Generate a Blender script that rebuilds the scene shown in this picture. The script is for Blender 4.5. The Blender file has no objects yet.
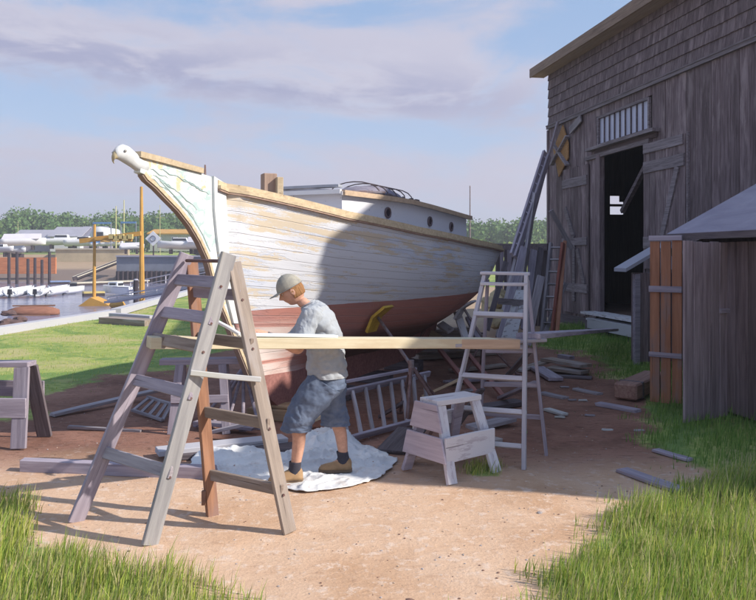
import bpy, bmesh, math, random
import numpy as np
from mathutils import Vector, Matrix, noise as mn
random.seed(7)
R = math.radians
sc = bpy.context.scene
C = sc.collection
F = 756.0; H = 1.85; HY = 255.0
def P(px, py, Y): return Vector(((px-378)/F*Y, Y, H-(py-HY)/F*Y))
def G(px, py, z=0.0):
    Y = F*(H-z)/(py-HY)
    return Vector(((px-378)/F*Y, Y, z))
def lerp(a, b, t): return a+(b-a)*t
def interp(x, xs, ys): return float(np.interp(x, xs, ys))

# ------------------------------------------------------------ object helpers
WM = {}
def wm(o): return WM[o.name] if o is not None and o.name in WM else Matrix()
def link(o, parent=None, M=None):
    C.objects.link(o)
    M = M if M is not None else wm(parent).copy()
    if parent is not None:
        o.parent = parent
        o.matrix_basis = wm(parent).inverted() @ M
    else:
        o.matrix_basis = M
    WM[o.name] = M.copy()
    return o
def thing(name, label, cat, loc=(0,0,0), rz=0, group=None):
    o = bpy.data.objects.new(name, None); o.empty_display_size = .1
    link(o, None, Matrix.Translation(Vector(loc)) @ Matrix.Rotation(rz, 4, 'Z'))
    return tag(o, label, cat, group)
def tag(o, label, cat, group=None, kind=None):
    if label: o['label'] = label
    if cat: o['category'] = cat
    if group: o['group'] = group
    if kind: o['kind'] = kind
    return o
def struct(o): o['kind'] = 'structure'; return o
def copy_tree(o, parent=None, M=None):
    c = o.copy(); C.objects.link(c)
    if parent is None:
        c.parent = None; c.matrix_basis = M; WM[c.name] = M.copy()
    else:
        c.parent = parent; c.matrix_basis = o.matrix_basis.copy(); WM[c.name] = WM[parent.name] @ c.matrix_basis
    for ch in list(o.children): copy_tree(ch, c)
    return c

class MB:
    def __init__(s): s.v = []; s.f = []; s.m = []; s.uv = None
    def add(s, vs, fs, m=0):
        o = len(s.v); s.v += [tuple(v) for v in vs]
        s.f += [tuple(i+o for i in f) for f in fs]; s.m += [m]*len(fs)
    def box(s, c, d, M=None, m=0, taper=1.0):
        c = Vector(c); hx, hy, hz = d[0]/2, d[1]/2, d[2]/2
        vs = []
        for z in (-1, 1):
            k = taper if z > 0 else 1
            for x, y in ((-1,-1),(1,-1),(1,1),(-1,1)): vs.append(Vector((x*hx*k, y*hy*k, z*hz)))
        if M is not None: vs = [M @ v for v in vs]
        vs = [v+c for v in vs]
        s.add(vs, [(0,3,2,1),(4,5,6,7),(0,1,5,4),(1,2,6,5),(2,3,7,6),(3,0,4,7)], m)
    def bar(s, p0, p1, w, t, up=(0,0,1), m=0):
        p0 = Vector(p0); p1 = Vector(p1); M = frame(p0, p1, up).to_3x3()
        s.box((p0+p1)/2, ((p1-p0).length, w, t), M, m)
    def tube(s, pts, rad, n=8, m=0, cap=True):
        pts = [Vector(p) for p in pts]
        rs = rad if isinstance(rad, (list, tuple)) else [rad]*len(pts)
        rings = []; ref = None
        for i, p in enumerate(pts):
            d = (pts[min(i+1, len(pts)-1)]-pts[max(i-1, 0)]).normalized()
            if ref is None or abs(d.dot(ref)) > .95: ref = Vector((0,0,1)) if abs(d.z) < .9 else Vector((1,0,0))
            a = d.cross(ref).normalized(); b = d.cross(a)
            rings.append([p+(a*math.cos(2*math.pi*k/n)+b*math.sin(2*math.pi*k/n))*rs[i] for k in range(n)])
        vs = [v for r in rings for v in r]; fs = []
        for i in range(len(pts)-1):
            for k in range(n):
                fs.append((i*n+k, i*n+(k+1)%n, (i+1)*n+(k+1)%n, (i+1)*n+k))
        if cap: fs += [tuple(range(n-1,-1,-1)), tuple(range((len(pts)-1)*n, len(pts)*n))]
        s.add(vs, fs, m)
    def loft(s, rings, cap=True, m=0):
        n = len(rings[0]); vs = [v for r in rings for v in r]; fs = []
        for i in range(len(rings)-1):
            for k in range(n): fs.append((i*n+k, i*n+(k+1)%n, (i+1)*n+(k+1)%n, (i+1)*n+k))
        if cap: fs += [tuple(range(n-1,-1,-1)), tuple(range((len(rings)-1)*n, len(rings)*n))]
        s.add(vs, fs, m)
    def prism(s, outline, off, m=0):
        n = len(outline); a = [Vector(p) for p in outline]; off = Vector(off)
        s.add(a+[p+off for p in a], [tuple(range(n-1,-1,-1)), tuple(range(n, 2*n))]+[(i,(i+1)%n,n+(i+1)%n,n+i) for i in range(n)], m)
    def build(s, name, mats, parent=None, M=None, world=True, smooth=False, bevel=0):
        me = bpy.data.meshes.new(name)
        W = M if M is not None else wm(parent)
        vs = s.v
        if world:
            Wi = W.inverted(); vs = [tuple(Wi @ Vector(v)) for v in s.v]
        me.from_pydata(vs, [], s.f); 
        mats = mats if isinstance(mats, (list, tuple)) else [mats]
        for m in mats: me.materials.append(m)
        me.polygons.foreach_set('material_index', s.m)
        bm = bmesh.new(); bm.from_mesh(me)
        bmesh.ops.recalc_face_normals(bm, faces=bm.faces)
        if bevel:
            bmesh.ops.bevel(bm, geom=[e for e in bm.edges if len(e.link_faces) == 2 and e.calc_face_angle(0) > .6], offset=bevel, segments=1, affect='EDGES', clamp_overlap=True)
        bm.to_mesh(me); bm.free()
        if smooth: me.polygons.foreach_set('use_smooth', [True]*len(me.polygons))
        return link(bpy.data.objects.new(name, me), parent, W.copy())
def frame(p0, p1, up=(0,0,1)):
    p0 = Vector(p0); p1 = Vector(p1); x = (p1-p0).normalized(); up = Vector(up)
    if abs(x.dot(up)) > .98: up = Vector((1,0,0))
    y = up.cross(x).normalized(); z = x.cross(y)
    M = Matrix((x, y, z)).transposed().to_4x4(); M.translation = (p0+p1)/2
    return M
def beam(name, p0, p1, w, t, mat, parent=None, up=(0,0,1), bev=.004, warp=.003, w1=None, ends=0.0):
    """board from p0 to p1: w across, t along 'up'; local X is the grain"""
    M = frame(p0, p1, up); L = (Vector(p1)-Vector(p0)).length
    b = MB(); n = max(2, min(8, int(L/.4)+1)); rings = []
    ph = random.uniform(0, 9)
    for i in range(n+1):
        f = i/n; x = -L/2+L*f; ww = lerp(w, w1 if w1 else w, f)
        dz = math.sin(f*3.3+ph)*warp; dy = math.cos(f*2.7+ph)*warp
        e = 0
        r = []
        for q, (sy, sz) in enumerate(((-1,-1),(1,-1),(1,1),(-1,1))):
            ex = 0
            if ends and i in (0, n): ex = random.uniform(-ends, ends)
            r.append(Vector((x+ex, sy*ww/2+dy, sz*t/2+dz)))
        rings.append(r)
    b.loft(rings)
    return b.build(name, mat, parent, M, world=False, bevel=min(bev, t*.2, w*.2))

# ------------------------------------------------------------ materials
def new_mat(name):
    m = bpy.data.materials.new(name); m.use_nodes = True
    nt = m.node_tree; nt.nodes.clear()
    out = nt.nodes.new('ShaderNodeOutputMaterial'); bs = nt.nodes.new('ShaderNodeBsdfPrincipled')
    nt.links.new(bs.outputs[0], out.inputs[0])
    return m, nt, bs
def N(nt, t, **kw):
    n = nt.nodes.new('ShaderNode'+t)
    for k, v in kw.items():
        if hasattr(n, k): setattr(n, k, v)
        else: n.inputs[k.replace('_', ' ')].default_value = v
    return n
def mixc(nt, fac, a, b, mode='MIX'):
    n = nt.nodes.new('ShaderNodeMix'); n.data_type = 'RGBA'; n.blend_type = mode
    for idx, v in ((0, fac), (6, a), (7, b)):
        if isinstance(v, bpy.types.NodeSocket): nt.links.new(v, n.inputs[idx])
        elif idx == 0: n.inputs[0].default_value = v
        else: n.inputs[idx].default_value = (*v, 1) if len(v) == 3 else v
    return n.outputs[2]
def math_(nt, op, a, b=0.0, c=None, clamp=False):
    n = nt.nodes.new('ShaderNodeMath'); n.operation = op; n.use_clamp = clamp
    for i, v in enumerate((a, b, c)):
        if v is None: continue
        if isinstance(v, bpy.types.NodeSocket): nt.links.new(v, n.inputs[i])
        else: n.inputs[i].default_value = v
    return n.outputs[0]
def mapped(nt, scale, src='Object', loc=(0,0,0)):
    tc = nt.nodes.new('ShaderNodeTexCoord'); mp = nt.nodes.new('ShaderNodeMapping')
    mp.inputs['Scale'].default_value = scale; mp.inputs['Location'].default_value = loc
    nt.links.new(tc.outputs[src], mp.inputs[0]); return mp.outputs[0]
def noise(nt, vec, scale=1.0, detail=6, rough=.6, dist=0.0):
    n = N(nt, 'TexNoise'); n.inputs['Scale'].default_value = scale; n.inputs['Detail'].default_value = detail
    n.inputs['Roughness'].default_value = rough; n.inputs['Distortion'].default_value = dist
    nt.links.new(vec, n.inputs['Vector']); return n.outputs[0]
def ramp(nt, fac, stops):
    n = nt.nodes.new('ShaderNodeValToRGB'); nt.links.new(fac, n.inputs[0])
    e = n.color_ramp.elements
    while len(e) < len(stops): e.new(.5)
    for i, (p, c) in enumerate(stops):
        e[i].position = p; e[i].color = (*c, 1) if len(c) == 3 else c
    return n.outputs[0]
def step(nt, v, lo, hi):
    n = nt.nodes.new('ShaderNodeMapRange'); n.interpolation_type = 'SMOOTHSTEP'
    nt.links.new(v, n.inputs[0]); n.inputs[1].default_value = lo; n.inputs[2].default_value = hi
    return n.outputs[0]
def bump(nt, bs, h, strength=.4, dist=.01):
    b = nt.nodes.new('ShaderNodeBump'); b.inputs['Strength'].default_value = strength; b.inputs['Distance'].default_value = dist
    nt.links.new(h, b.inputs['Height']); nt.links.new(b.outputs[0], bs.inputs['Normal'])
def objrand(nt):
    oi = nt.nodes.new('ShaderNodeObjectInfo'); return oi.outputs['Random']
def islrand(nt):
    g = nt.nodes.new('ShaderNodeNewGeometry'); return g.outputs['Random Per Island']
def vshift(nt, vec, r, amt=37.0):
    a = nt.nodes.new('ShaderNodeVectorMath'); a.operation = 'ADD'
    c = nt.nodes.new('ShaderNodeCombineXYZ'); s = math_(nt, 'MULTIPLY', r, amt)
    for i in range(3): nt.links.new(s, c.inputs[i])
    nt.links.new(vec, a.inputs[0]); nt.links.new(c.outputs[0], a.inputs[1]); return a.outputs[0]
MATS = {}
def wood(name, c0, c1, axis='X', gs=1.0, tint=.35, blot=None, paint=None, pamt=.5, rough=.85, isl=True, bmp=.5):
    """weathered wood: grain along axis; blot = a second tone in patches; paint = flaking paint over it"""
    if name in MATS: return MATS[name]
    m, nt, bs = new_mat(name)
    sc_ = {'X': (1.6, 26, 26), 'Y': (26, 1.6, 26), 'Z': (26, 26, 1.6)}[axis]
    v = mapped(nt, tuple(k*gs for k in sc_)); r = islrand(nt) if isl else objrand(nt)
    r2 = objrand(nt); r = math_(nt, 'FRACT', math_(nt, 'ADD', r, r2))
    v = vshift(nt, v, r)
    g = noise(nt, v, 1.0, 8, .65, .4)
    col = ramp(nt, g, [(.32, c0), (.68, c1)])
    big = noise(nt, vshift(nt, mapped(nt, {'X': (1.2, 5, 5), 'Y': (5, 1.2, 5), 'Z': (5, 5, 1.2)}[axis]), r), 1.0, 4, .6)
    if blot: col = mixc(nt, step(nt, big, .5, .66), col, blot)
    tn = math_(nt, 'MULTIPLY_ADD', r, tint, 1-tint*.5)
    tn2 = math_(nt, 'MULTIPLY_ADD', big, .5, .75)
    col = mixc(nt, 1.0, col, _gray(nt, math_(nt, 'MULTIPLY', tn, tn2)), 'MULTIPLY')
    if paint:
        pn = noise(nt, vshift(nt, mapped(nt, {'X': (3, 14, 14), 'Y': (14, 3, 14), 'Z': (14, 14, 3)}[axis]), r), 1.0, 9, .7)
        col = mixc(nt, step(nt, pn, .62-pamt*.35, .66-pamt*.35), col, paint)
    # dark checks (cracks) along the grain
    ck = noise(nt, vshift(nt, mapped(nt, {'X': (.8, 55, 55), 'Y': (55, .8, 55), 'Z': (55, 55, .8)}[axis]), r), 1.0, 3, .5)
    crack = step(nt, ck, .68, .74)
    col = mixc(nt, math_(nt, 'MULTIPLY', crack, .7), col, tuple(k*.25 for k in c0))
    nt.links.new(col, bs.inputs['Base Color']); bs.inputs['Roughness'].default_value = rough
    bs.inputs['Specular IOR Level'].default_value = .25
    bump(nt, bs, math_(nt, 'SUBTRACT', g, crack), bmp, .006)
    MATS[name] = m; return m
def _gray(nt, v):
    c = nt.nodes.new('ShaderNodeCombineColor')
    for i in range(3): nt.links.new(v, c.inputs[i])
    return c.outputs[0]
def plain(name, col, rough=.6, metal=0.0, var=.25, scale=4.0, col2=None, spec=.4, bmp=.1):
    if name in MATS: return MATS[name]
    m, nt, bs = new_mat(name)
    n = noise(nt, vshift(nt, mapped(nt, (scale,)*3), objrand(nt)), 1.0, 7, .65)
    c2 = col2 if col2 else tuple(k*(1-var) for k in col)
    c = ramp(nt, n, [(.35, c2), (.62, col)])
    nt.links.new(c, bs.inputs['Base Color']); bs.inputs['Roughness'].default_value = rough
    bs.inputs['Metallic'].default_value = metal; bs.inputs['Specular IOR Level'].default_value = spec
    if bmp: bump(nt, bs, n, bmp, .01)
    MATS[name] = m; return m

GREY = wood('weathered_grey', (.20,.175,.20), (.40,.37,.40))
GREYV = wood('weathered_violet', (.22,.19,.235), (.38,.34,.40))
GREYD = wood('weathered_dark', (.075,.06,.07), (.17,.145,.16))
PALE = wood('pale_grey_wood', (.34,.34,.35), (.56,.56,.55), blot=(.40,.40,.36))
BROWNGREY = wood('brown_grey_wood', (.17,.13,.11), (.34,.28,.24), blot=(.3,.27,.27))
ORANGEW = wood('orange_brown_wood', (.19,.095,.06), (.34,.18,.11), blot=(.22,.14,.12))
TANW = wood('tan_wood', (.46,.36,.24), (.62,.52,.37))
YELW = wood('fresh_pine', (.56,.48,.33), (.70,.64,.48), tint=.12, bmp=.4, blot=(.52,.43,.30))
BARNV = wood('barn_board', (.085,.060,.066), (.26,.205,.222), axis='Z', tint=.55, blot=(.25,.205,.215))
BARNS = wood('barn_shingle', (.08,.060,.066), (.23,.182,.195), axis='Z', tint=.3, blot=(.22,.18,.19))
BARNX = wood('barn_rail', (.12,.10,.11), (.29,.255,.28), axis='X', tint=.3)
BARNTRIM = wood('barn_trim', (.20,.14,.11), (.34,.26,.21), axis='X', tint=.2)
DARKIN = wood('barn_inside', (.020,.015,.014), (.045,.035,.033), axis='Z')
WHITEP = wood('white_painted_wood', (.40,.38,.40), (.52,.49,.50), paint=(.44,.44,.49), pamt=.75, tint=.15)
WHITEPX = wood('white_worn_plank', (.34,.31,.33), (.48,.45,.47), paint=(.62,.62,.66), pamt=.55, tint=.2)
REDP = wood('red_painted_wood', (.20,.07,.055), (.34,.12,.09), blot=(.42,.16,.08), tint=.3)
REDRAIL = wood('dusty_red_wood', (.22,.10,.09), (.36,.17,.15), tint=.3)
RUST = plain('rusty_steel', (.20,.13,.13), .7, .3, col2=(.13,.065,.055), scale=14)
GREYST = plain('grey_steel', (.26,.24,.27), .55, .5, col2=(.20,.13,.12), scale=12)
YELP = plain('yellow_paint', (.62,.42,.05), .5, 0, col2=(.42,.26,.03), scale=9)
HAZE = True
# ------------------------------------------------------------ camera, light, world
cam = bpy.data.cameras.new('camera'); cam.lens = 36.0*F/756.0; cam.sensor_width = 36.0; cam.sensor_fit = 'HORIZONTAL'
cam.shift_y = -(300-HY)/756.0; cam.clip_end = 6000; cam.clip_start = .05
co = bpy.data.objects.new('camera', cam); C.objects.link(co); co.location = (0, 0, H); co.rotation_euler = (R(90), 0, 0); sc.camera = co
SUN_EL = R(33.8); LD = Vector((-.97, .24, 0)).normalized()
ld = Vector((LD.x*math.cos(SUN_EL), LD.y*math.cos(SUN_EL), -math.sin(SUN_EL)))
sl = bpy.data.lights.new('sun', 'SUN'); sl.energy = 5.0; sl.angle = R(.6); sl.color = (1.0, .915, .80)
so = bpy.data.objects.new('sun', sl); C.objects.link(so); so.rotation_euler = ld.to_track_quat('-Z', 'Y').to_euler(); so.location = (20, -6, 20)
w = bpy.data.worlds.new('World'); sc.world = w; w.use_nodes = True; nt = w.node_tree; nt.nodes.clear()
out = nt.nodes.new('ShaderNodeOutputWorld'); bg = nt.nodes.new('ShaderNodeBackground'); nt.links.new(bg.outputs[0], out.inputs[0])
sky = nt.nodes.new('ShaderNodeTexSky'); sky.sky_type = 'NISHITA'; sky.sun_disc = False
sky.sun_elevation = SUN_EL; sky.sun_rotation = math.atan2(-ld.x, -ld.y); sky.air_density = 1.0; sky.dust_density = .6; sky.ozone_density = 2.0
tc = nt.nodes.new('ShaderNodeTexCoord'); sx = nt.nodes.new('ShaderNodeSeparateXYZ'); nt.links.new(tc.outputs['Generated'], sx.inputs[0])
zz = math_(nt, 'MAXIMUM', sx.outputs[2], 0.0)
den = math_(nt, 'ADD', zz, .16)
cx = math_(nt, 'DIVIDE', sx.outputs[0], den); cy = math_(nt, 'DIVIDE', sx.outputs[1], den)
cc = nt.nodes.new('ShaderNodeCombineXYZ'); nt.links.new(cx, cc.inputs[0]); nt.links.new(cy, cc.inputs[1])
def mp_(scale, loc):
    mp = nt.nodes.new('ShaderNodeMapping'); mp.inputs['Scale'].default_value = scale; mp.inputs['Location'].default_value = loc
    nt.links.new(cc.outputs[0], mp.inputs[0]); return mp.outputs[0]
SX, SZ = sx.outputs[0], sx.outputs[2]
def gaus(v, c, w_):
    d = math_(nt, 'DIVIDE', math_(nt, 'SUBTRACT', v, c), w_); return math_(nt, 'EXPONENT', math_(nt, 'MULTIPLY', math_(nt, 'MULTIPLY', d, d), -1.0))
pc = nt.nodes.new('ShaderNodeCombineXYZ'); nt.links.new(math_(nt, 'MULTIPLY', SX, 3.0), pc.inputs[0]); nt.links.new(math_(nt, 'MULTIPLY', SZ, 9.5), pc.inputs[1]); nt.links.new(sx.outputs[1], pc.inputs[2])
tilt = math_(nt, 'MULTIPLY_ADD', SX, .075, SZ)
n1 = noise(nt, pc.outputs[0], 1.15, 10, .60, .5)
n2 = noise(nt, mp_((1.1, 1.7, 1), (1.0, 7.0, 0)), 1.0, 8, .62, .3)
pc2 = nt.nodes.new('ShaderNodeVectorMath'); pc2.operation = 'ADD'; pc2.inputs[1].default_value = (5.2, 3.1, .7); nt.links.new(pc.outputs[0], pc2.inputs[0])
n3 = noise(nt, pc2.outputs[0], 2.6, 9, .62, .4)
cl = math_(nt, 'ADD', math_(nt, 'MULTIPLY', n1, .62), math_(nt, 'ADD', math_(nt, 'MULTIPLY', n2, .20), math_(nt, 'MULTIPLY', n3, .24)))
east = step(nt, SX, .34, .02)
up_ = math_(nt, 'MULTIPLY', gaus(tilt, .235, .055), east)
lo_ = gaus(tilt, .095, .035); gap = gaus(tilt, .155, .018)
cl = math_(nt, 'ADD', cl, math_(nt, 'ADD', math_(nt, 'MULTIPLY', up_, .16), math_(nt, 'SUBTRACT', math_(nt, 'MULTIPLY', lo_, .09), math_(nt, 'MULTIPLY', gap, .05))))
mask = step(nt, cl, .495, .675)
under = math_(nt, 'MULTIPLY', gaus(tilt, .208, .034), east)
dens = math_(nt, 'MULTIPLY', step(nt, math_(nt, 'MULTIPLY_ADD', n3, .5, math_(nt, 'MULTIPLY', n1, .5)), .43, .56), math_(nt, 'MULTIPLY_ADD', under, .92, .12))
cloud = mixc(nt, dens, (3.35, 3.2, 3.75), (2.1, 2.1, 3.0))
base = mixc(nt, .80, sky.outputs[0], mixc(nt, step(nt, SZ, .08, .34), (2.35, 2.95, 4.15), (1.6, 2.4, 3.8)))
base = mixc(nt, math_(nt, 'MULTIPLY', mask, .88), base, cloud)
hz = step(nt, SZ, .17, 0.0)
base = mixc(nt, math_(nt, 'MULTIPLY', hz, .60), base, (3.2, 3.05, 3.9))
nt.links.new(base, bg.inputs[0]); bg.inputs[1].default_value = .15
vs_ = sc.view_settings; vs_.view_transform = 'Standard'; vs_.look = 'None'; vs_.gamma = 1; vs_.use_curve_mapping = False; vs_.exposure = 0.40
sc.render.engine = 'CYCLES'

# ------------------------------------------------------------ ground
EY = [-100, 19, 24.5, 28, 50, 104, 106, 3000]; EX = [-80, -9.7, -8.75, -8.6, -10.9, -21.2, -21.5, -21.5]
def edge_x(y): return interp(y, EY, EX)
def terrain(x, y):
    z = 0.0
    z += .02*mn.noise(Vector((x*.7, y*.7, 0))) + .012*mn.noise(Vector((x*2.1, y*2.1, 3)))
    if y > 45 and x > edge_x(y): z += min(1.2, (y-45)*.02)
    if y < 104:
        d = edge_x(y)-x
        if y > 13 and d > 0:
            z -= min(1, d/1.3)*3.6
            # grassy spit beside the wall
            k = math.exp(-(((x+14.5)/2.2)**2+((y-24)/4.5)**2)); z += 3.7*k
    elif x < -36 or y < 104.5:
        if x < -21.3: z = interp(y, [104, 125, 125.6, 140], [-2.9, .6, 1.9, 2.2])
    else: z = 1.5
    if y > 160: z += (y-160)*.01
    return z
def axis(segs):
    a = []
    for lo, hi, st in segs: a += list(np.arange(lo, hi, st))
    return a
xs = [-900,-600,-400,-300,-220,-160,-120,-95]+axis([(-80,-24,2.5),(-24,-12,.6),(-12,-6,.2),(-6,6,.1),(6,12,.4),(12,40,3)])+[40,60,90,140,220,400,700,1000]
ys = [-60,-40,-20,-10,-4]+axis([(-2,2,.5),(2,13,.1),(13,31,.2),(31,60,1.2),(60,104,3)])+[104,104.4,106,110,115,120,125,125.6,130,140,160,200,280,400,700,1300,2500]
def sdist(poly, X, Y):
    """signed distance, negative inside"""
    inside = np.zeros(X.shape, bool); d = np.full(X.shape, 1e9)
    n = len(poly)
    for i in range(n):
        x0, y0 = poly[i]; x1, y1 = poly[(i+1) % n]
        dx, dy = x1-x0, y1-y0
        t = np.clip(((X-x0)*dx+(Y-y0)*dy)/(dx*dx+dy*dy+1e-12), 0, 1)
        d = np.minimum(d, np.hypot(X-x0-t*dx, Y-y0-t*dy))
        c = ((y0 > Y) != (y1 > Y)) & (X < (x1-x0)*(Y-y0)/(y1-y0+1e-12)+x0)
        inside ^= c
    return np.where(inside, -d, d)
def gp(*pts): return [(G(a, b).x, G(a, b).y) for a, b in pts]
LAWN = gp((-200,424),(0,418),(45,402),(85,380),(140,366),(175,372),(215,362),(232,345)) + [(-2.2,18),(-1,30),(0,60),(-3,400),(-300,400),(-300,18)]
YARDBACK = [(-1.0,44),(9.0,44),(30,30),(60,60),(60,500),(-3,500),(-3,46)]
BARNEDGE = gp((538,346),(560,352),(585,352),(606,372),(622,384),(636,398),(640,412),(640,425),(660,440),(690,480),(650,498),(615,530),(560,570),(500,606))+[(1.0,2.5),(9,2.5),(9,16),(4.7,20)]
LEFTGRASS = gp((-300,500),(-60,498),(4,514),(40,537),(90,563),(150,580),(200,594),(262,608))+[(-.5,3.3),(-.5,2.2),(-9,2.2)]
TUFT1 = gp((470,466),(500,468),(505,478),(480,480),(462,476))
XX, YY = np.meshgrid(np.array(xs), np.array(ys))
def nz(x, y, s, o=0): return mn.fractal(Vector((x*s, y*s, o)), 1.0, 2.0, 4)
def grass_mask(X, Y, soft=.45):
    nn = np.array([nz(a, b, .9) for a, b in zip(X.ravel(), Y.ravel())]).reshape(X.shape)
    m = np.zeros(X.shape)
    for poly, so_, am in ((LAWN, 1.1, .7), (YARDBACK, 1.0, .8), (BARNEDGE, .6, .42), (LEFTGRASS, .5, .34), (TUFT1, .12, .15)):
        d = sdist(poly, X, Y)+nn*am
        m = np.maximum(m, np.clip(.5-d/so_, 0, 1))
    return m
gm = grass_mask(XX, YY)
gv = [(x, y, terrain(x, y)) for y in ys for x in xs]
nx = len(xs)
gf = [(j*nx+i, j*nx+i+1, (j+1)*nx+i+1, (j+1)*nx+i) for j in range(len(ys)-1) for i in range(nx-1)]
gm[(YY > 100) & (YY < 127) & (XX < -20)] = 0
me = bpy.data.meshes.new('ground'); me.from_pydata(gv, [], gf); me.polygons.foreach_set('use_smooth', [True]*len(gf))
at = me.attributes.new('grass', 'FLOAT', 'POINT'); at.data.foreach_set('value', gm.ravel().astype(np.float32))
m, nt, bs = new_mat('ground_cover')
av = nt.nodes.new('ShaderNodeAttribute'); av.attribute_name = 'grass'
obv = mapped(nt, (1,1,1)); sp = nt.nodes.new('ShaderNodeSeparateXYZ'); nt.links.new(obv, sp.inputs[0])
nA = noise(nt, obv, 1.3, 9, .62, .5); nB = noise(nt, obv, 9, 8, .7); nC = noise(nt, obv, 45, 5, .7); nS = noise(nt, mapped(nt, (9, 26, 9)), 1, 5, .6, .6)
sand = ramp(nt, nA, [(.30, (.50,.315,.20)), (.5, (.60,.41,.285)), (.72, (.65,.475,.35))])
sand = mixc(nt, step(nt, nB, .52, .64), sand, (.66,.51,.41))
sand = mixc(nt, math_(nt, 'MULTIPLY', step(nt, nS, .56, .66), .28), sand, (.30,.165,.105))
sand = mixc(nt, math_(nt, 'MULTIPLY', step(nt, nC, .62, .70), .22), sand, (.24,.16,.13))
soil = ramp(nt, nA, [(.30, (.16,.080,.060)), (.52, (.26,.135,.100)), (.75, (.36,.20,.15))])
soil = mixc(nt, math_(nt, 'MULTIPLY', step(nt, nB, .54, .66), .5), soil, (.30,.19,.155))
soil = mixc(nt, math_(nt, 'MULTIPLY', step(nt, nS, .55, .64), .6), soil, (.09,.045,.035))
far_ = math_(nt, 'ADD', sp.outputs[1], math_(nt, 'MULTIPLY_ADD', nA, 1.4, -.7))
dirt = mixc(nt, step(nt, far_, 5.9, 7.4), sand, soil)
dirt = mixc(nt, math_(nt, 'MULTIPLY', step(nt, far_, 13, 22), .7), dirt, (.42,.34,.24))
gg = ramp(nt, nB, [(.34, (.16,.24,.06)), (.52, (.29,.35,.10)), (.68, (.42,.43,.17))])
nL = noise(nt, obv, .55, 5, .6, .8)
gg = mixc(nt, math_(nt, 'MULTIPLY', step(nt, nL, .48, .58), .85), gg, (.14,.235,.07))
gg = mixc(nt, math_(nt, 'MULTIPLY', step(nt, nA, .54, .66), .6), gg, (.44,.42,.17))
gg = mixc(nt, math_(nt, 'MULTIPLY', step(nt, nL, .46, .36), .7), gg, (.44,.38,.20))
gmk = step(nt, math_(nt, 'ADD', av.outputs['Fac'], math_(nt, 'MULTIPLY_ADD', nB, .7, -.35)), .35, .65)
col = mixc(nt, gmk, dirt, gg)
mud = step(nt, sp.outputs[2], -.15, -.6); col = mixc(nt, mud, col, (.20,.155,.135))
# far mud slope under the bulkheads
nt.links.new(col, bs.inputs['Base Color']); bs.inputs['Roughness'].default_value = .95; bs.inputs['Specular IOR Level'].default_value = .15
hsum = math_(nt, 'ADD', math_(nt, 'MULTIPLY', nB, .6), math_(nt, 'ADD', math_(nt, 'MULTIPLY', nC, .35), math_(nt, 'MULTIPLY', nS, .5)))
bump(nt, bs, hsum, .6, .03)
me.materials.append(m)
struct(link(bpy.data.objects.new('ground', me), None, Matrix()))

# water
m, nt, bs = new_mat('harbour_water')
v = mapped(nt, (.30, 1.1, 1)); n = noise(nt, v, 1.0, 5, .6, .3)
n0 = noise(nt, mapped(nt, (.05, .12, 1)), 1, 4, .6)
c = ramp(nt, n0, [(.4, (.16,.17,.27)), (.6, (.24,.25,.38))]); nt.links.new(c, bs.inputs['Base Color'])
bs.inputs['Roughness'].default_value = .12; bs.inputs['IOR'].default_value = 1.33
bump(nt, bs, n, .35, .25)
b = MB(); b.add([(-900,12,-2),(-8,12,-2),(-8,122,-2),(-900,122,-2)], [(0,1,2,3)])
struct(b.build('water', m))

# ------------------------------------------------------------ grass blades
def blades(name, region, count, hmin, hmax, width, mats, seed, bounds, minmask=.55, lean=.35, clump=0):
    rnd = np.random.RandomState(seed)
    X = rnd.uniform(bounds[0], bounds[1], count); Y = rnd.uniform(bounds[2], bounds[3], count)
    gmv = grass_mask(X.reshape(1, -1), Y.reshape(1, -1)).ravel()
    cl = np.array([nz(a, b_, 2.2, 5) for a, b_ in zip(X, Y)])
    keep = (gmv+cl*.35 > minmask+rnd.uniform(-.25, .25, count))
    if region is not None:
        keep &= region(X, Y)
    X, Y, cl, gmv = X[keep], Y[keep], cl[keep], gmv[keep]
    b = MB()
    V = []; Fc = []; mi = []
    for x, y, k, g_ in zip(X, Y, cl, gmv):
        h = rnd.uniform(hmin, hmax)*(1+.7*max(-.8, k))*min(1, .35+.75*g_)*(1.35 if rnd.rand() > .96 else 1); a = rnd.uniform(0, 2*math.pi)
        wv = width*rnd.uniform(.6, 1.3); la = rnd.normal(.6, .9); l = h*lean*rnd.uniform(.2, 1.3)
        dx, dy = math.cos(la)*l, math.sin(la)*l*.7
        ux, uy = math.cos(a)*wv/2, math.sin(a)*wv/2
        z = terrain(x, y)-.01; o = len(V)
        V += [(x-ux, y-uy, z), (x+ux, y+uy, z), (x-ux*.8+dx*.3, y-uy*.8+dy*.3, z+h*.55), (x+ux*.8+dx*.3, y+uy*.8+dy*.3, z+h*.55), (x+dx, y+dy, z+h)]
        Fc += [(o, o+1, o+3, o+2), (o+2, o+3, o+4)]
        q = rnd.randint(len(mats)); mi += [q, q]
    me = bpy.data.meshes.new(name); me.from_pydata(V, [], Fc)
    for mm in mats: me.materials.append(mm)
    me.polygons.foreach_set('material_index', mi)
    return link(bpy.data.objects.new(name, me), None, Matrix())
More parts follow.
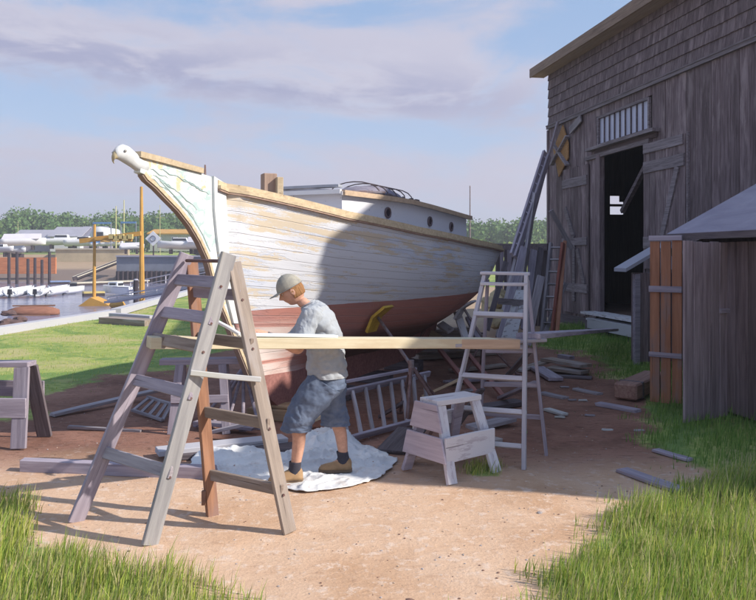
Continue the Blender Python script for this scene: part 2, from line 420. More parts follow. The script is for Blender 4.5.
def leafmat(name, col, c2, trans=.35):
    m, nt, bs = new_mat(name)
    r = islrand(nt); c = mixc(nt, r, col, c2); nt.links.new(c, bs.inputs['Base Color'])
    bs.inputs['Roughness'].default_value = .6; bs.inputs['Specular IOR Level'].default_value = .2
    tr = nt.nodes.new('ShaderNodeBsdfTranslucent'); nt.links.new(c, tr.inputs[0])
    mx = nt.nodes.new('ShaderNodeMixShader'); mx.inputs[0].default_value = trans
    o = [n for n in nt.nodes if n.type == 'OUTPUT_MATERIAL'][0]
    nt.links.new(bs.outputs[0], mx.inputs[1]); nt.links.new(tr.outputs[0], mx.inputs[2]); nt.links.new(mx.outputs[0], o.inputs[0])
    MATS[name] = m; return m
GL = [leafmat('grass_yellow_green', (.50,.52,.12), (.36,.44,.09)), leafmat('grass_green', (.20,.32,.06), (.34,.45,.10)), leafmat('grass_straw', (.50,.46,.22), (.56,.50,.28))]
GD = [leafmat('grass_shade_tone', (.09,.20,.04), (.16,.29,.06)), leafmat('grass_mid', (.19,.32,.07), (.26,.37,.10))]  # darker copy of the grass colours, barn shade put into the blades
tag(blades('foreground_grass_left', lambda X, Y: sdist(LEFTGRASS, X, Y) < .55, 46000, .07, .23, .007, GL, 1, (-4.6, .2, 2.9, 5.9), .5), None, None, kind='stuff')
tag(blades('foreground_grass_right', lambda X, Y: (sdist(BARNEDGE, X, Y) < .55) & (Y < 6.2), 52000, .06, .22, .007, GL+[GL[1]], 2, (.2, 4.2, 2.9, 6.2), .5), None, None, kind='stuff')
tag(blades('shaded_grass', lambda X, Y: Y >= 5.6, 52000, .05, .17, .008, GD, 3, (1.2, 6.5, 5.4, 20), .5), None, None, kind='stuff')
tag(blades("lawn_grass", lambda X, Y: (sdist(LAWN, X, Y) < .6) & (X > np.interp(Y, EY, EX)), 30000, .02, .06, .009, [GL[0], GL[0], GL[1], GL[2]], 4, (-12, 1, 8.3, 26), .5), None, None, kind='stuff')
tag(blades('yard_weeds', lambda X, Y: sdist(TUFT1, X, Y) < .3, 2500, .03, .12, .007, GL, 5, (.4, 1.4, 5.9, 6.7), .45), None, None, kind='stuff')
for o in C.objects:
    if o.name.startswith(('foreground_grass', 'shaded_grass', 'lawn_grass', 'yard_weeds')): pass

# ------------------------------------------------------------ far woods
def crowns(name, specs, mats, leaf, seed):
    rnd = random.Random(seed); b = MB()
    for (x, y, z0, rx, rz, n) in specs:
        for k in range(n):
            # point in a lumpy crown
            th = rnd.uniform(0, 2*math.pi); u = rnd.uniform(-.9, 1); rr = rnd.uniform(.72, 1.05)*(1+.25*mn.noise(Vector((th*1.5+x, u*2, y))))
            s = math.sqrt(1-u*u) if abs(u) < 1 else 0
            c = Vector((x+rx*rr*s*math.cos(th), y+rx*rr*s*math.sin(th), z0+rz*(.95+rr*u*.95)))
            a = Vector((rnd.gauss(0,1), rnd.gauss(0,1), rnd.gauss(0,1))).normalized(); bb = a.orthogonal().normalized(); a2 = a.cross(bb)
            q = leaf*rnd.uniform(.5, 1.3)
            pts = [c+bb*q*math.cos(t)*rnd.uniform(.6,1.1)+a2*q*math.sin(t)*rnd.uniform(.6,1.1) for t in (0, 1.25, 2.5, 3.8, 5.1)]
            b.add(pts, [(0,1,2,3,4)], rnd.randrange(len(mats)))
        # trunk and dense core so no daylight shows low down
        b.tube([(x, y, z0-1), (x, y, z0+rz)], [.3, .15], 5, 0)
        n_ = 7; vs = []; rings = []
        for i in range(1, 6):
            u = math.pi*i/6; rings.append([Vector((x+rx*.72*math.sin(u)*math.cos(2*math.pi*k/n_), y+rx*.72*math.sin(u)*math.sin(2*math.pi*k/n_), z0+rz*(.95-.75*math.cos(u)))) for k in range(n_)])
        b.loft(rings, True, 0)
    return b.build(name, mats)
TREEM = [leafmat('far_leaf_a', (.07,.15,.05), (.11,.20,.06), .2), leafmat('far_leaf_b', (.09,.18,.06), (.14,.24,.075), .2), leafmat('far_leaf_c', (.14,.23,.07), (.18,.27,.085), .25)]
rnd = random.Random(4); sp_ = []
def topz(px): return interp(px, [-60,0,20,38,55,75,120,200,260,460,500,548,600], [211,216,211,207,212,216,213,213,216,222,218,216,216])
px = -260
while px < 640:
    for row, Y in enumerate((190, 215)):
        YY_ = Y+rnd.uniform(-8, 8); top = H+(HY-(topz(px)+rnd.uniform(-3.0, 6.0)+row*-0.5))/F*YY_
        q = P(px+rnd.uniform(-4, 4), HY, YY_); zb = 2.2; rz = (top-zb)/1.9
        sp_.append((q.x, YY_, zb, rnd.uniform(3.0, 4.4), rz, 620))
    px += rnd.uniform(9, 13)
tag(crowns('distant_woods', sp_, TREEM, .36, 8), None, None, kind='stuff')
sp_ = []
px = 455
while px < 560:
    Y = rnd.uniform(120, 135); q = P(px, HY, Y); sp_.append((q.x, Y, 1.2, rnd.uniform(1.8, 2.6), rnd.uniform(1.0, 1.7), 160)); px += rnd.uniform(5, 9)
tag(crowns('distant_scrub', sp_, [TREEM[2], leafmat('far_leaf_d', (.22,.30,.08), (.28,.34,.10), .3)], .4, 9), None, None, kind='stuff')

# ------------------------------------------------------------ harbour
BUF = plain('tan_concrete', (.56,.47,.32), .9, var=.2, scale=.6); ORB = wood('rust_orange_wall', (.40,.13,.055), (.56,.22,.10), gs=.2); GREYC = plain('slate_wall', (.22,.24,.30), .9, scale=.5)
DARKP = plain('tarred_pile', (.055,.04,.05), .8, scale=2); WHP = plain('white_gelcoat', (.76,.77,.80), .35, var=.06, spec=.5); BLK = plain('black_plastic', (.03,.03,.04), .4)
ROOFG = plain('grey_roofing', (.36,.36,.43), .8, var=.15, scale=.4); WALLW = plain('white_siding', (.66,.64,.70), .8, var=.12, scale=.5); MAUVE = plain('mauve_siding', (.34,.29,.36), .8, scale=.4)
OCH = plain('ochre_paint', (.60,.33,.07), .6, var=.2, scale=1); YEL2 = plain('pale_yellow_paint', (.62,.50,.20), .6); BLUEP = plain('blue_paint', (.12,.28,.55), .5); DOCKW = wood('dock_plank', (.40,.37,.30), (.58,.54,.44), gs=.3)
PALES = plain('pale_spar', (.62,.60,.28), .6); GLASSD = plain('dark_window', (.03,.035,.05), .15, bmp=0)
def wall(name, label, cat, a, b_, top, bot, th, mat, extra=None, group=None):
    t = thing(name, label, cat, ((a[0]+b_[0])/2, (a[1]+b_[1])/2, bot), 0, group)
    m_ = MB(); m_.bar((a[0], a[1], (top+bot)/2), (b_[0], b_[1], (top+bot)/2), th, top-bot); m_.build('wall_face', mat, t)
    if extra: extra(t)
    return t
def cap(a, b_, z, w_, mat):
    def f(t):
        m_ = MB(); m_.bar((a[0], a[1], z), (b_[0], b_[1], z), w_, .25); m_.build('cap', mat, t)
    return f
A_, B_ = P(-250, 0, 108), P(56, 0, 111)
wall('bulkhead', 'rust orange timber bulkhead behind the dark pilings at the far left of the harbour', 'bulkhead', A_, B_, 1.5, -.9, .5, ORB)
A_, B_ = P(56, 0, 125.3), P(129, 0, 125.3)
wall('bulkhead', 'tan concrete bulkhead at the harbour edge between the orange wall and the grey wall', 'bulkhead', A_, B_, 2.75, .2, .5, BUF, cap(A_, B_, 2.85, .9, DOCKW))
A_, B_ = P(117, 0, 104.3), P(240, 0, 104.3)
def darklow(t):
    m_ = MB(); 
    for k in range(26):
        x = lerp(A_.x, B_.x, (k+.5)/26); m_.tube([(x, 103.8, -3), (x, 103.8, -.35)], .2, 6)
    m_.bar((A_.x, 104.0, -1.5), (B_.x, 104.0, -1.5), .3, 2.2)
    m_.build('piling_row', DARKP, t)
    m_ = MB(); m_.bar((A_.x, 104.2, 1.7), (B_.x, 104.2, 1.7), .9, .22); m_.build('cap', ROOFG, t)
wall('bulkhead', 'slate grey bulkhead with dark timber piling below, left of the boat bow', 'bulkhead', A_, B_, 1.6, -.4, .4, GREYC, darklow)
# pilings
t = thing('piling', 'dark timber piling nearest the left edge of the harbour', 'piling', P(9, 0, 100).xy.to_3d()+Vector((0,0,-3)), 0, 'dark pilings standing before the orange bulkhead')
m_ = MB(); m_.tube([(0,0,0),(0,0,5.0)], [.22,.19], 8); m_.build('post', DARKP, t, world=False)
pl_lab = ['dark timber piling second from the left edge of the harbour','dark timber piling third from the left in the row before the orange wall','dark timber piling fourth from the left, close beside the fifth','dark timber piling second from the right in the row before the orange wall','tallest dark piling at the right end of the row']
for k, (px, yt) in enumerate(((17,250),(28,257),(35,256),(42,258),(49.5,250))):
    q = P(px, 0, 100+k*.3); c = copy_tree(t, None, Matrix.Translation((q.x, q.y, -3-(yt-252)*.13))); c['label'] = pl_lab[k]
# skiffs seen end-on
def skiff_prototype(L=3.4, W=1.4, Hh=.75):
    t = thing('skiff', 'x', 'boat', (0,0,0))
    b = MB(); rings = []
    for i in range(9):
        f = i/8; bw = W/2*(1-max(0, f-.45)**2*2.9); r = []
        for q in range(9):
            a = math.pi*q/8; r.append(Vector((L*(f-.5), -bw*math.cos(a), Hh*(1-.85*math.sin(a)**.6)+.22*f*f)))
        r += [Vector((v.x*.97, v.y*.86, v.z+.03 if abs(v.y) > bw*.5 else v.z+.14)) for v in reversed(r)]
        rings.append(r)
    b.loft(rings); b.build('hull', WHP, t, world=False, smooth=True)
    b = MB(); b.box((-L*.1, 0, Hh*.72), (.3, W*.8, .05)); b.box((L*.2, 0, Hh*.75), (.3, W*.62, .05)); b.build('thwart', WALLW, t, world=False)
    b = MB(); b.box((-L*.52, 0, Hh*.75), (.28, .34, .45), taper=.75); b.box((-L*.53, 0, Hh*.3), (.14, .12, .7)); b.build('outboard_motor', BLK, t, world=False)
    return t
t = skiff_prototype(); WM[t.name] = Matrix()
sk_lab = ['small white skiff moored at the left edge of the picture','white skiff with black outboard, second from the left edge','white skiff beneath the middle of the piling row','white skiff at the right end of the moored row','small white skiff just outside the right end of the row']
base_M = []
for k, (px, y, rz, s) in enumerate(((4,297,97,1),(22,297,84,1.08),(41,296.5,98,1.05),(58,295.5,80,1.05),(74,294,72,.85))):
    z = -2.05; Y = F*(H+2)/(y-HY); q = P(px, 0, Y)
    M = Matrix.Translation((q.x, Y, z)) @ Matrix.Rotation(R(rz), 4, 'Z') @ Matrix.Scale(s, 4)
    if k == 0: t.matrix_basis = M; c = t; WM[t.name] = M
    else: c = copy_tree(t, None, M)
    c['label'] = sk_lab[k]; c['group'] = 'white skiffs moored before the pilings'
# cuddy motorboat
q = P(119, 0, 72); t = thing('motorboat', 'small white motorboat with low cabin floating between the two ochre poles', 'boat', (q.x, q.y, -2.05), R(165))
b = MB(); rings = []
for i in range(9):
    f = i/8; bw = .85*(1-max(0, f-.5)**2*3); rings.append([Vector((3.2*(f-.5)*1.0, s_*bw*k_, z_+.2*f)) for s_, k_, z_ in ((-1,1,.85),(-1,.8,.15),(1,.8,.15),(1,1,.85))])
b.loft(rings); b.build('hull', WHP, t, M=wm(t), world=False)
b = MB(); b.box((.35, 0, 1.1), (1.1, 1.1, .5), taper=.85); b.build('cabin', WHP, t, world=False)
b = MB(); b.box((.35, 0, 1.14), (.7, 1.06, .2), taper=.97); b.box((-.19, 0, 1.12), (.06, .8, .24)); b.build('cabin_window', GLASSD, t, world=False)
b = MB(); b.box((-1.72, 0, .9), (.3, .36, .5), taper=.7); b.box((-1.72,0,.4), (.12,.12,.7)); b.build('outboard_motor', BLK, t, world=False)
b = MB(); b.tube([(1.6,0,.6),(0,-.86,.92),(-1.6,-.84,.86)], .04, 6); b.tube([(1.6,0,.6),(0,.86,.92),(-1.6,.84,.86)], .04, 6); b.build('rub_rail', GREYC, t, world=False)
# ochre gantry
qa, qb = P(94, 0, 58), P(142, 0, 58)
t = thing('derrick', 'ochre timber derrick of two poles joined by a slanting boom over the water', 'derrick', (qa.x, qa.y, -2))
b = MB(); b.tube([(qa.x, 58, -2.4), (qa.x+.05, 58, 4.2)], [.15,.10], 8); b.build('pole', OCH, t)
b = MB(); b.tube([(qb.x, 58, -2.4), (qb.x-.05, 58, 7.1)], [.24,.11], 8); b.build('pole', ORANGEW if False else OCH, t)
b = MB(); b.bar(P(80, 241, 57.7), P(141, 233.5, 57.7), .3, .34); b.bar(P(95, 238.5, 57.5), P(132, 240, 57.5), .2, .22); b.build('boom', OCH, t)
b = MB()
for k in range(5): b.box(P(112+k*4.5, 236.5+(k%2)*1.5, 57.3), (.42,.3,.36))
b.build('tackle', YEL2, t)
b = MB(); b.prism([(qa.x-.9,57,-2.05),(qa.x+1.7,57,-2.05),(qa.x+1.2,57,-1.8),(qa.x+.1,57,-1.35),(qa.x-.5,57,-1.8)], (0,1.6,0)); b.build('float', OCH, t)
q = P(117, 0, 55.5); t = thing('float', 'small ochre mooring float between the derrick poles', 'float', (q.x, q.y, -2))
b = MB(); b.tube([(-.5,0,.1),(-.35,0,.22),(.4,0,.22),(.6,0,.1)], [.12,.28,.28,.1], 8); b.build('buoy_body', OCH, t, world=False); b = MB(); b.tube([(0,0,.4),(0,0,.8)], .03, 5); b.build('pin', DARKP, t, world=False)
# docks
def dock(label, a, b_, w_, z=-1.65, piles=True, mat=None):
    t = thing('floating_dock', label, 'dock', (a[0], a[1], z), 0, 'floating docks in the harbour')
    m_ = MB(); m_.bar((a[0], a[1], z), (b_[0], b_[1], z), w_, .16); m_.build('deck', mat or DOCKW, t)
    m_ = MB(); m_.bar((a[0], a[1], z-.27), (b_[0], b_[1], z-.27), w_*.94, .32); m_.build('float', DARKP, t)
    return t
def W(px, y, z): return G(px, y, z)
dock('long pale floating dock below the slate grey bulkhead', W(73,283,-1.65), W(172,279.5,-1.65), 1.6)
dock('short ochre floating dock just left of the small motorboat', W(83,292.5,-1.65), W(104,292,-1.65), 1.0, mat=YEL2)
dock('small tan floating dock beyond the right end of the skiff row', W(68,287.5,-1.65), W(78,287.5,-1.65), 1.2)
dock('blue topped floating dock beside the tallest dark piling', W(50,281.5,-1.65), W(70,281.2,-1.65), 1.3, mat=plain('blue_deck', (.25,.34,.55), .7))
# gangways
t = thing('gangway', 'dark gangway sloping from the tan bulkhead down to the long dock', 'gangway', P(128,258,112))
for y_ in (0, 1.2):
    b = MB(); b.bar(P(128.5,257,112)+Vector((0,y_,0)), W(73,279,-1.4)+Vector((0,y_,0)), .12, .5); b.build('side_rail', DARKP, t)
b = MB(); b.bar(P(128.5,257.5,112)+Vector((0,.6,.25)), W(73,279,-1.4)+Vector((0,.6,.25)), 1.0, .1); b.build('walkway', DOCKW, t)
def railwalk(label, pts, h, posts, mat):
    t = thing('gangway', label, 'gangway', pts[0])
    b = MB(); b.bar(pts[0], pts[1], .9, .14); b.build('walkway', mat, t)
    b = MB(); b.tube([Vector(pts[0])+Vector((0,-.4,h)), Vector(pts[1])+Vector((0,-.4,h))], .045, 6); b.tube([Vector(pts[0])+Vector((0,-.4,h*.5)), Vector(pts[1])+Vector((0,-.4,h*.5))], .03, 6); b.build('handrail', mat, t)
    for k in range(posts):
        q = Vector(pts[0]).lerp(Vector(pts[1]), k/(posts-1))+Vector((0,-.4,0)); b = MB(); b.tube([q, q+Vector((0,0,h))], .04, 6); b.build('stanchion', mat, t)
railwalk('pale railed gangway running right from the dark post to the seawall', [W(132,291,-1.2), P(232,273,52)], .75, 6, WALLW)
railwalk('lower pale gangway between the seawall and the railed gangway', [W(110,302,-1.3), P(214,284,44)], .35, 5, WHITEP)
q = W(136,308,-2); t = thing('mooring_post', 'thick dark mooring post standing between the ochre pole and the trestle', 'post', (q.x, q.y, -3))
b = MB(); b.tube([(0,0,0),(0,0,3.02)], [.2,.18], 8); b.build('post', DARKP, t, world=False); b = MB(); b.tube([(0,0,3.02),(0,0,3.12)], [.2,.12], 8); b.build('cap', ROOFG, t, world=False)
# upturned brown hull and rocks near the bank
q = W(34,315,-2); t = thing('upturned_skiff', 'upturned red brown wooden skiff lying in the shallows at left', 'boat', (q.x, q.y, -2.1), R(8))
b = MB(); rings = []
for i in range(9):
    f = i/8-.5; bw = .62*(1-(2*abs(f))**3*.75); rings.append([Vector((3.1*f, bw*math.cos(a), .12+.55*math.sin(a)*(1-(2*abs(f))**4*.4))) for a in [math.pi*k/8 for k in range(9)]])
b.loft(rings); b.build('hull', wood('red_brown_plank', (.22,.10,.07), (.38,.18,.12)), t, world=False, smooth=True)
b = MB(); b.box((0,0,.70), (2.6,.06,.09)); b.box((0,.63,.12),(2.3,.05,.08)); b.box((0,-.63,.12),(2.3,.05,.08)); b.build('keel_strip', ORANGEW, t, world=False)
ROCKM = plain('dark_rock', (.13,.08,.075), .9, scale=3, bmp=.5)
def rock(label, loc, s, seed, cat='rock', mat=None, group='rocks along the bank'):
    bm = bmesh.new(); bmesh.ops.create_icosphere(bm, subdivisions=3, radius=1)
    for v in bm.verts:
        n_ = mn.noise(v.co*1.3+Vector((seed, 0, 0)))*.45+mn.noise(v.co*3.5+Vector((seed, 5, 0)))*.16
        v.co = v.co*(1+n_); v.co.x *= s[0]; v.co.y *= s[1]; v.co.z *= s[2]
    me = bpy.data.meshes.new('rock'); bm.to_mesh(me); bm.free(); me.materials.append(mat or ROCKM)
    return tag(link(bpy.data.objects.new('rock', me), None, Matrix.Translation(Vector(loc))), label, cat, group)
rock('dark reddish rock by the bank at the left edge of the picture', P(8, 324, 33), (.5,.5,.22), 1)
rock('dark reddish rock just right of the other bank rock at the left', P(19, 320, 34), (.32,.4,.2), 2)
rock('small brown rock left of the upturned skiff', P(9, 313, 42), (.45,.3,.16), 3)

# sheds on the far shore
def gable(name, label, px0, px1, Y, yroof, yeave, ybase, depth, wm_, rm, cat='shed', group=None, wins=0, hip=.12):
    a, b_ = P(px0, yeave, Y), P(px1, yeave, Y); z0 = H-(ybase-HY)/F*Y; zr = H-(yroof-HY)/F*Y; ze = a.z
    t = thing(name, label, cat, ((a.x+b_.x)/2, Y+depth/2, z0), 0, group)
    m_ = MB(); m_.prism([(a.x, Y, z0-1), (a.x, Y+depth, z0-1), (a.x, Y+depth, ze), (a.x, Y+depth/2, zr-.15), (a.x, Y, ze)], (b_.x-a.x, 0, 0)); m_.build('wall_face', wm_, t)
    m_ = MB(); o = .5
    for s in (0, 1):
        ye = Y-o if s == 0 else Y+depth+o; zz_ = ze-.25
        pts = [(a.x-o, ye, zz_), (b_.x+o, ye, zz_), (b_.x+o, Y+depth/2, zr), (a.x-o, Y+depth/2, zr)]
        m_.prism(pts, (0, 0, .22))
    m_.build('roof', rm, t)
    for k in range(wins):
        x = lerp(a.x, b_.x, (k+.5)/wins); f = MB(); f.box((x, Y-.06, lerp(z0, ze, .5)), (1.3,.1,1.1)); fo = f.build('window', WHP, t)
        g = MB(); g.box((x, Y-.13, lerp(z0, ze, .5)), (1.0,.06,.85)); g.build('pane', GLASSD, fo)
    return t
gable('boat_shed', 'long grey roofed shed at the left of the far shore', 12, 58, 172, 230, 238.5, 247, 10, MAUVE, ROOFG, wins=3)
gable('boat_shed', 'taller grey roofed shed right beside the long one on the far shore', 50, 80, 168, 227, 236, 247, 10, WALLW, ROOFG, wins=2)
gable('boat_shed', 'darker grey roofed shed nearest the white domed tent', 78, 99, 170, 226.5, 236, 247, 9, MAUVE, plain('dark_grey_roofing', (.26,.26,.34), .8), wins=2)
gable('boat_shed', 'long low shed with ochre roof on the far shore beyond the boat bow', 150, 232, 150, 229.5, 233, 246, 9, plain('pale_green_siding', (.50,.52,.46), .8), OCH, wins=5)
def dome_tent(label, px, Y, w_, ybase, ytop):
    q = P(px, ybase, Y); zt = P(px, ytop, Y).z; t = thing('domed_tent', label, 'tent', q)
    b = MB(); rings = []
    for i in range(7):
        f = i/6; rings.append([Vector((w_/2*math.cos(a)*(1-f*.25), f*9, (zt-q.z)*(math.sin(a)**.8)*(1-f*.05))) for a in [math.pi*k/12 for k in range(13)]])
    b.loft(rings); b.build('canopy', WHP, t, M=wm(t), world=False, smooth=True)
    b = MB(); b.box((0, -.06, (zt-q.z)*.3), (w_*.3, .08, (zt-q.z)*.6)); b.build('door', GLASSD, t, world=False); return t
dome_tent('white domed tent behind the left ochre pole', 100, 150, 4.4, 240, 226.5)
# hauled out boats on the shore
def shore_boat(label, px, Y, ybase, L, rz, cover=False, stripe=None):
    q = P(px, ybase, Y); t = thing('hauled_boat', label, 'boat', q, R(rz), 'boats hauled out on the far shore')
    b = MB(); rings = []
    for i in range(10):
        f = i/9; bw = L*.15*(1-max(0, f-.5)**2*3.6); hh = L*.17
        rings.append([Vector((L*(f-.5), -bw*math.cos(a), .45+hh*(1-math.sin(a)**.7)+.3*f*f)) for a in [math.pi*k/10 for k in range(11)]])
    b.loft(rings); b.build('hull', WHP, t, world=False, smooth=True)
    if cover:
        b = MB(); b.prism([(-L*.48, -L*.13, .45+L*.17), (-L*.48, L*.13, .45+L*.17), (-L*.45, 0, .45+L*.3)], (L*.85, 0, .1)); b.build('cover', stripe or WALLW, t, world=False)
    else:
        b = MB(); b.box((0, 0, .45+L*.22), (L*.35, L*.18, L*.11), taper=.8); b.build('cabin', WHP, t, world=False)
        b = MB(); b.box((0, 0, .45+L*.23), (L*.30, L*.178, L*.05), taper=.95); b.build('cabin_window', GLASSD, t, world=False)
    for s in (-.25, .2): b = MB(); b.box((L*s, 0, .2), (.3, L*.2, .7)); b.build('cradle', DARKP, t, world=False)
    return t
shore_boat('white boat under a pale cover at the far left of the shore', 24, 128, 249, 7, 10, True)
shore_boat('grey and white runabout above the left end of the orange bulkhead', 2, 118, 256, 5, -25)
shore_boat('dark decked skiff above the middle of the orange bulkhead', 18, 118, 257, 4.2, -35, True, GREYC)
shore_boat('white cabin boat left of the white tent on the tan quay', 62, 133, 248, 7, 4)
shore_boat('long white hull beside the left ochre pole on the tan quay', 84, 132, 249, 6.5, 0)
shore_boat('blue covered small boat right of the left ochre pole', 100, 131, 249, 3.2, 5, True, BLUEP)
shore_boat('orange trimmed boat under the slanting ochre boom', 112, 131, 249, 4, 0, True, OCH)
shore_boat('small white boat on the slate wall left of the diamond sign', 132, 112, 253, 3.5, 10, True)
shore_boat('long white hull on the slate wall right of the diamond sign', 180, 110, 253, 6.5, 184)
shore_boat('white covered boat partly behind the boat bow on the slate wall', 204, 109, 253, 6, 170, True)
# blue hoists
def hoist(label, px0, px1, Y, yt, yb):
    a, b_ = P(px0, yt, Y), P(px1, yt, Y); zb = P(0, yb, Y).z
    t = thing('boat_hoist', label, 'hoist', ((a.x+b_.x)/2, Y, zb), 0, 'blue topped boat hoists on the quay')
    m_ = MB(); m_.bar(a, b_, .3, .3); m_.build('top_beam', BLUEP, t)
    for q in (a, b_): m_ = MB(); m_.tube([(q.x, Y, zb-1), (q.x, Y, a.z)], .1, 6); m_.build('leg', GREYC, t)
hoist('blue topped boat hoist behind the left ochre pole', 93, 111, 128, 223, 246)
hoist('blue topped boat hoist just left of the tall ochre pole', 121, 136, 128, 222.5, 246)
for px, yt, yb, Y, lab in ((18,221,242,170,'thin pale mast far left beyond the grey roofed sheds'),(116,206,247,130,'tall pale yellow mast left of its twin beyond the ochre boom'),(124,200,247,130,'tall pale yellow mast nearest the tall ochre pole'),(160,205,250,112,'very thin pale mast just right of the tall ochre pole')):
    a = P(px, yb, Y); z1 = P(px, yt, Y).z; t = thing('mast', lab, 'mast', a, 0, 'bare masts on the far shore')
    rr = .13 if px not in (18, 160) else .06
    b = MB(); b.tube([(0,0,-1),(0,0,z1-a.z)], [rr,rr*.6], 6); b.build('pole', PALES, t, world=False)
    b = MB(); b.bar((-.7,0,(z1-a.z)*.72),(.7,0,(z1-a.z)*.72), .06, .06); b.build('crosstree', PALES, t, world=False)
# diamond sign with ring
q = P(153, 238.5, 106); t = thing('diamond_sign', 'white diamond board with a dark ring standing on the slate bulkhead', 'sign', (q.x, q.y, 1.6))
b = MB(); b.prism([(q.x-1.1, 106, q.z), (q.x, 106, q.z-1.05), (q.x+1.1, 106, q.z), (q.x, 106, q.z+1.05)], (0,.12,0)); b.build('board', WHP, t)
b = MB(); pts = [(q.x+.38*math.cos(a), 105.95, q.z+.38*math.sin(a)) for a in [2*math.pi*k/16 for k in range(17)]]; b.tube(pts, .07, 6); b.build('ring', GREYC, t)
b = MB(); b.tube([(q.x, 106.2, .8), (q.x, 106.2, q.z)], .1, 6); b.build('post', DARKP, t)
# seawall timbers
def gbeam(name, label, cat, p0, p1, w_, t_, mat, group=None, up=(0,0,1), **k):
    o = beam(name, p0, p1, w_, t_, mat, None, up, **k); return tag(o, label, cat, group)
gbeam('seawall_timber', 'long white painted timber edging the lawn at the left of the harbour', 'timber', G(-60,340,.08)+Vector((0,0,.0)), G(116,312.5,.08), .3, .2, WHITEP, 'white timbers along the seawall')
gbeam('seawall_timber', 'white painted seawall timber climbing past the left trestle toward the bow', 'timber', G(116,312,.12), G(222,283,.12), .3, .2, WHITEP, 'white timbers along the seawall')
gbeam('seawall_timber', 'short white timber lying in front of the seawall beside the left trestle', 'timber', G(112,315,.16)+Vector((0,0,0)), G(153,318,.16), .22, .12, WHITEP, 'white timbers along the seawall')
gbeam('seawall_timber', 'dark brown baulk under the short white timber', 'timber', G(106,322,.02), G(152,325,.02), .5, .28, BROWNGREY, 'white timbers along the seawall')
# ------------------------------------------------------------ the boat
TH = R(23.0); BU = Vector((math.sin(TH), math.cos(TH), 0)); BN = Vector((math.cos(TH), -math.sin(TH), 0)); B0 = Vector((-1.62, 7.4, 0))
def bp(s, n, z): return B0+BU*s+BN*n+Vector((0,0,z))
LB = 8.45; ZK = .27
def sheer_z(s): return interp(s, [0,.45,.85,1.55,2.9,4.8,6.6,8.45], [2.53,2.46,2.40,2.295,2.155,2.03,1.965,1.955])
def bb_(s): return interp(s, [0,.4,.8,1.55,2.3,2.9,3.7,4.5,5.3,6.1,6.8,7.4,7.9,8.3,8.45], [.05,.25,.45,.72,.95,1.10,1.22,1.29,1.31,1.28,1.20,1.08,.93,.76,.66])
def s_stem(z): return interp(z, [.27,.35,.6,.9,1.25,1.5,1.85,2.5], [1.05,.88,.66,.46,.26,.14,.03,.0])
def s_end(z): return interp(z, [.27,.5,.8,1.05,1.25,1.45,1.7,1.96], [5.7,5.95,6.6,7.3,7.85,8.1,8.28,8.45])
def smooth_b(s):
    return sum(bb_(min(LB, max(0, s+d))) for d in (-.3,-.15,0,.15,.3))/5 if .35 < s < 8.1 else bb_(s)
def hull_pt(t, w, side=1):
    """t 0..1 stem to stern along each level, w 0..1 keel to sheer"""
    sg = t*LB; zs = sheer_z(sg); z = ZK+w*(zs-ZK)
    a, e = s_stem(z), s_end(z); s = a+t*(e-a)
    B = smooth_b(sg)
    x = max(0, (w-.10)/.90)
    ex = interp(t, [0,.1,.2,.35,.6,.85,1], [1.0,1.15,1.5,2.3,3.1,2.6,2.2])
    g = 1-(1-x)**ex
    if t > .70:
        lo = 1.12; xs_ = max(0, (z-lo)/(zs-lo)); gs = xs_**.42
        k = ((t-.70)/.30)**1.3; gk = interp(k, [0,1], [0,1])
        g = g*(1-gk)+gs*gk
    n = max(.05, B*g)
    if t < .02: n = .05
    return bp(s, n*side, z), s, z
def hull_at(s_want, z_want, side=1):
    best = None
    for i in range(0, 101):
        for j in range(0, 61):
            p, s, z = hull_pt(i/100, j/60, side)
            d = (s-s_want)**2+(z-z_want)**2
            if best is None or d < best[0]: best = (d, p)
    return best[1]
boat = thing('sailboat', 'old white plank hulled sailboat with red bottom and eagle figurehead, propped ashore beside the barn', 'sailboat', B0, 0)
WH = wm(boat)
m, nt, bs = new_mat('hull_paint')
uv = nt.nodes.new('ShaderNodeUVMap'); uv.uv_map = 'UVMap'; su = nt.nodes.new('ShaderNodeSeparateXYZ'); nt.links.new(uv.outputs[0], su.inputs[0])
obj = mapped(nt, (1,1,1)); so_ = nt.nodes.new('ShaderNodeSeparateXYZ'); nt.links.new(obj, so_.inputs[0])
row = math_(nt, 'MULTIPLY', su.outputs[1], 21.0); fr = math_(nt, 'FRACT', row); rid = math_(nt, 'FLOOR', row)
seam = math_(nt, 'ABSOLUTE', math_(nt, 'SUBTRACT', fr, .5)); seam = step(nt, seam, .455, .495)
wv_ = nt.nodes.new('ShaderNodeMapping'); wv_.inputs['Scale'].default_value = (13, 30, 1); nt.links.new(uv.outputs[0], wv_.inputs[0])
nl = noise(nt, wv_.outputs[0], 1.0, 9, .68, .3)
wv2 = nt.nodes.new('ShaderNodeMapping'); wv2.inputs['Scale'].default_value = (5, 5, 1); wv2.inputs['Location'].default_value = (3.3, 1.2, 0); nt.links.new(uv.outputs[0], wv2.inputs[0])
nb = noise(nt, wv2.outputs[0], 1.0, 4, .6)
nf = noise(nt, obj, 38, 5, .7)
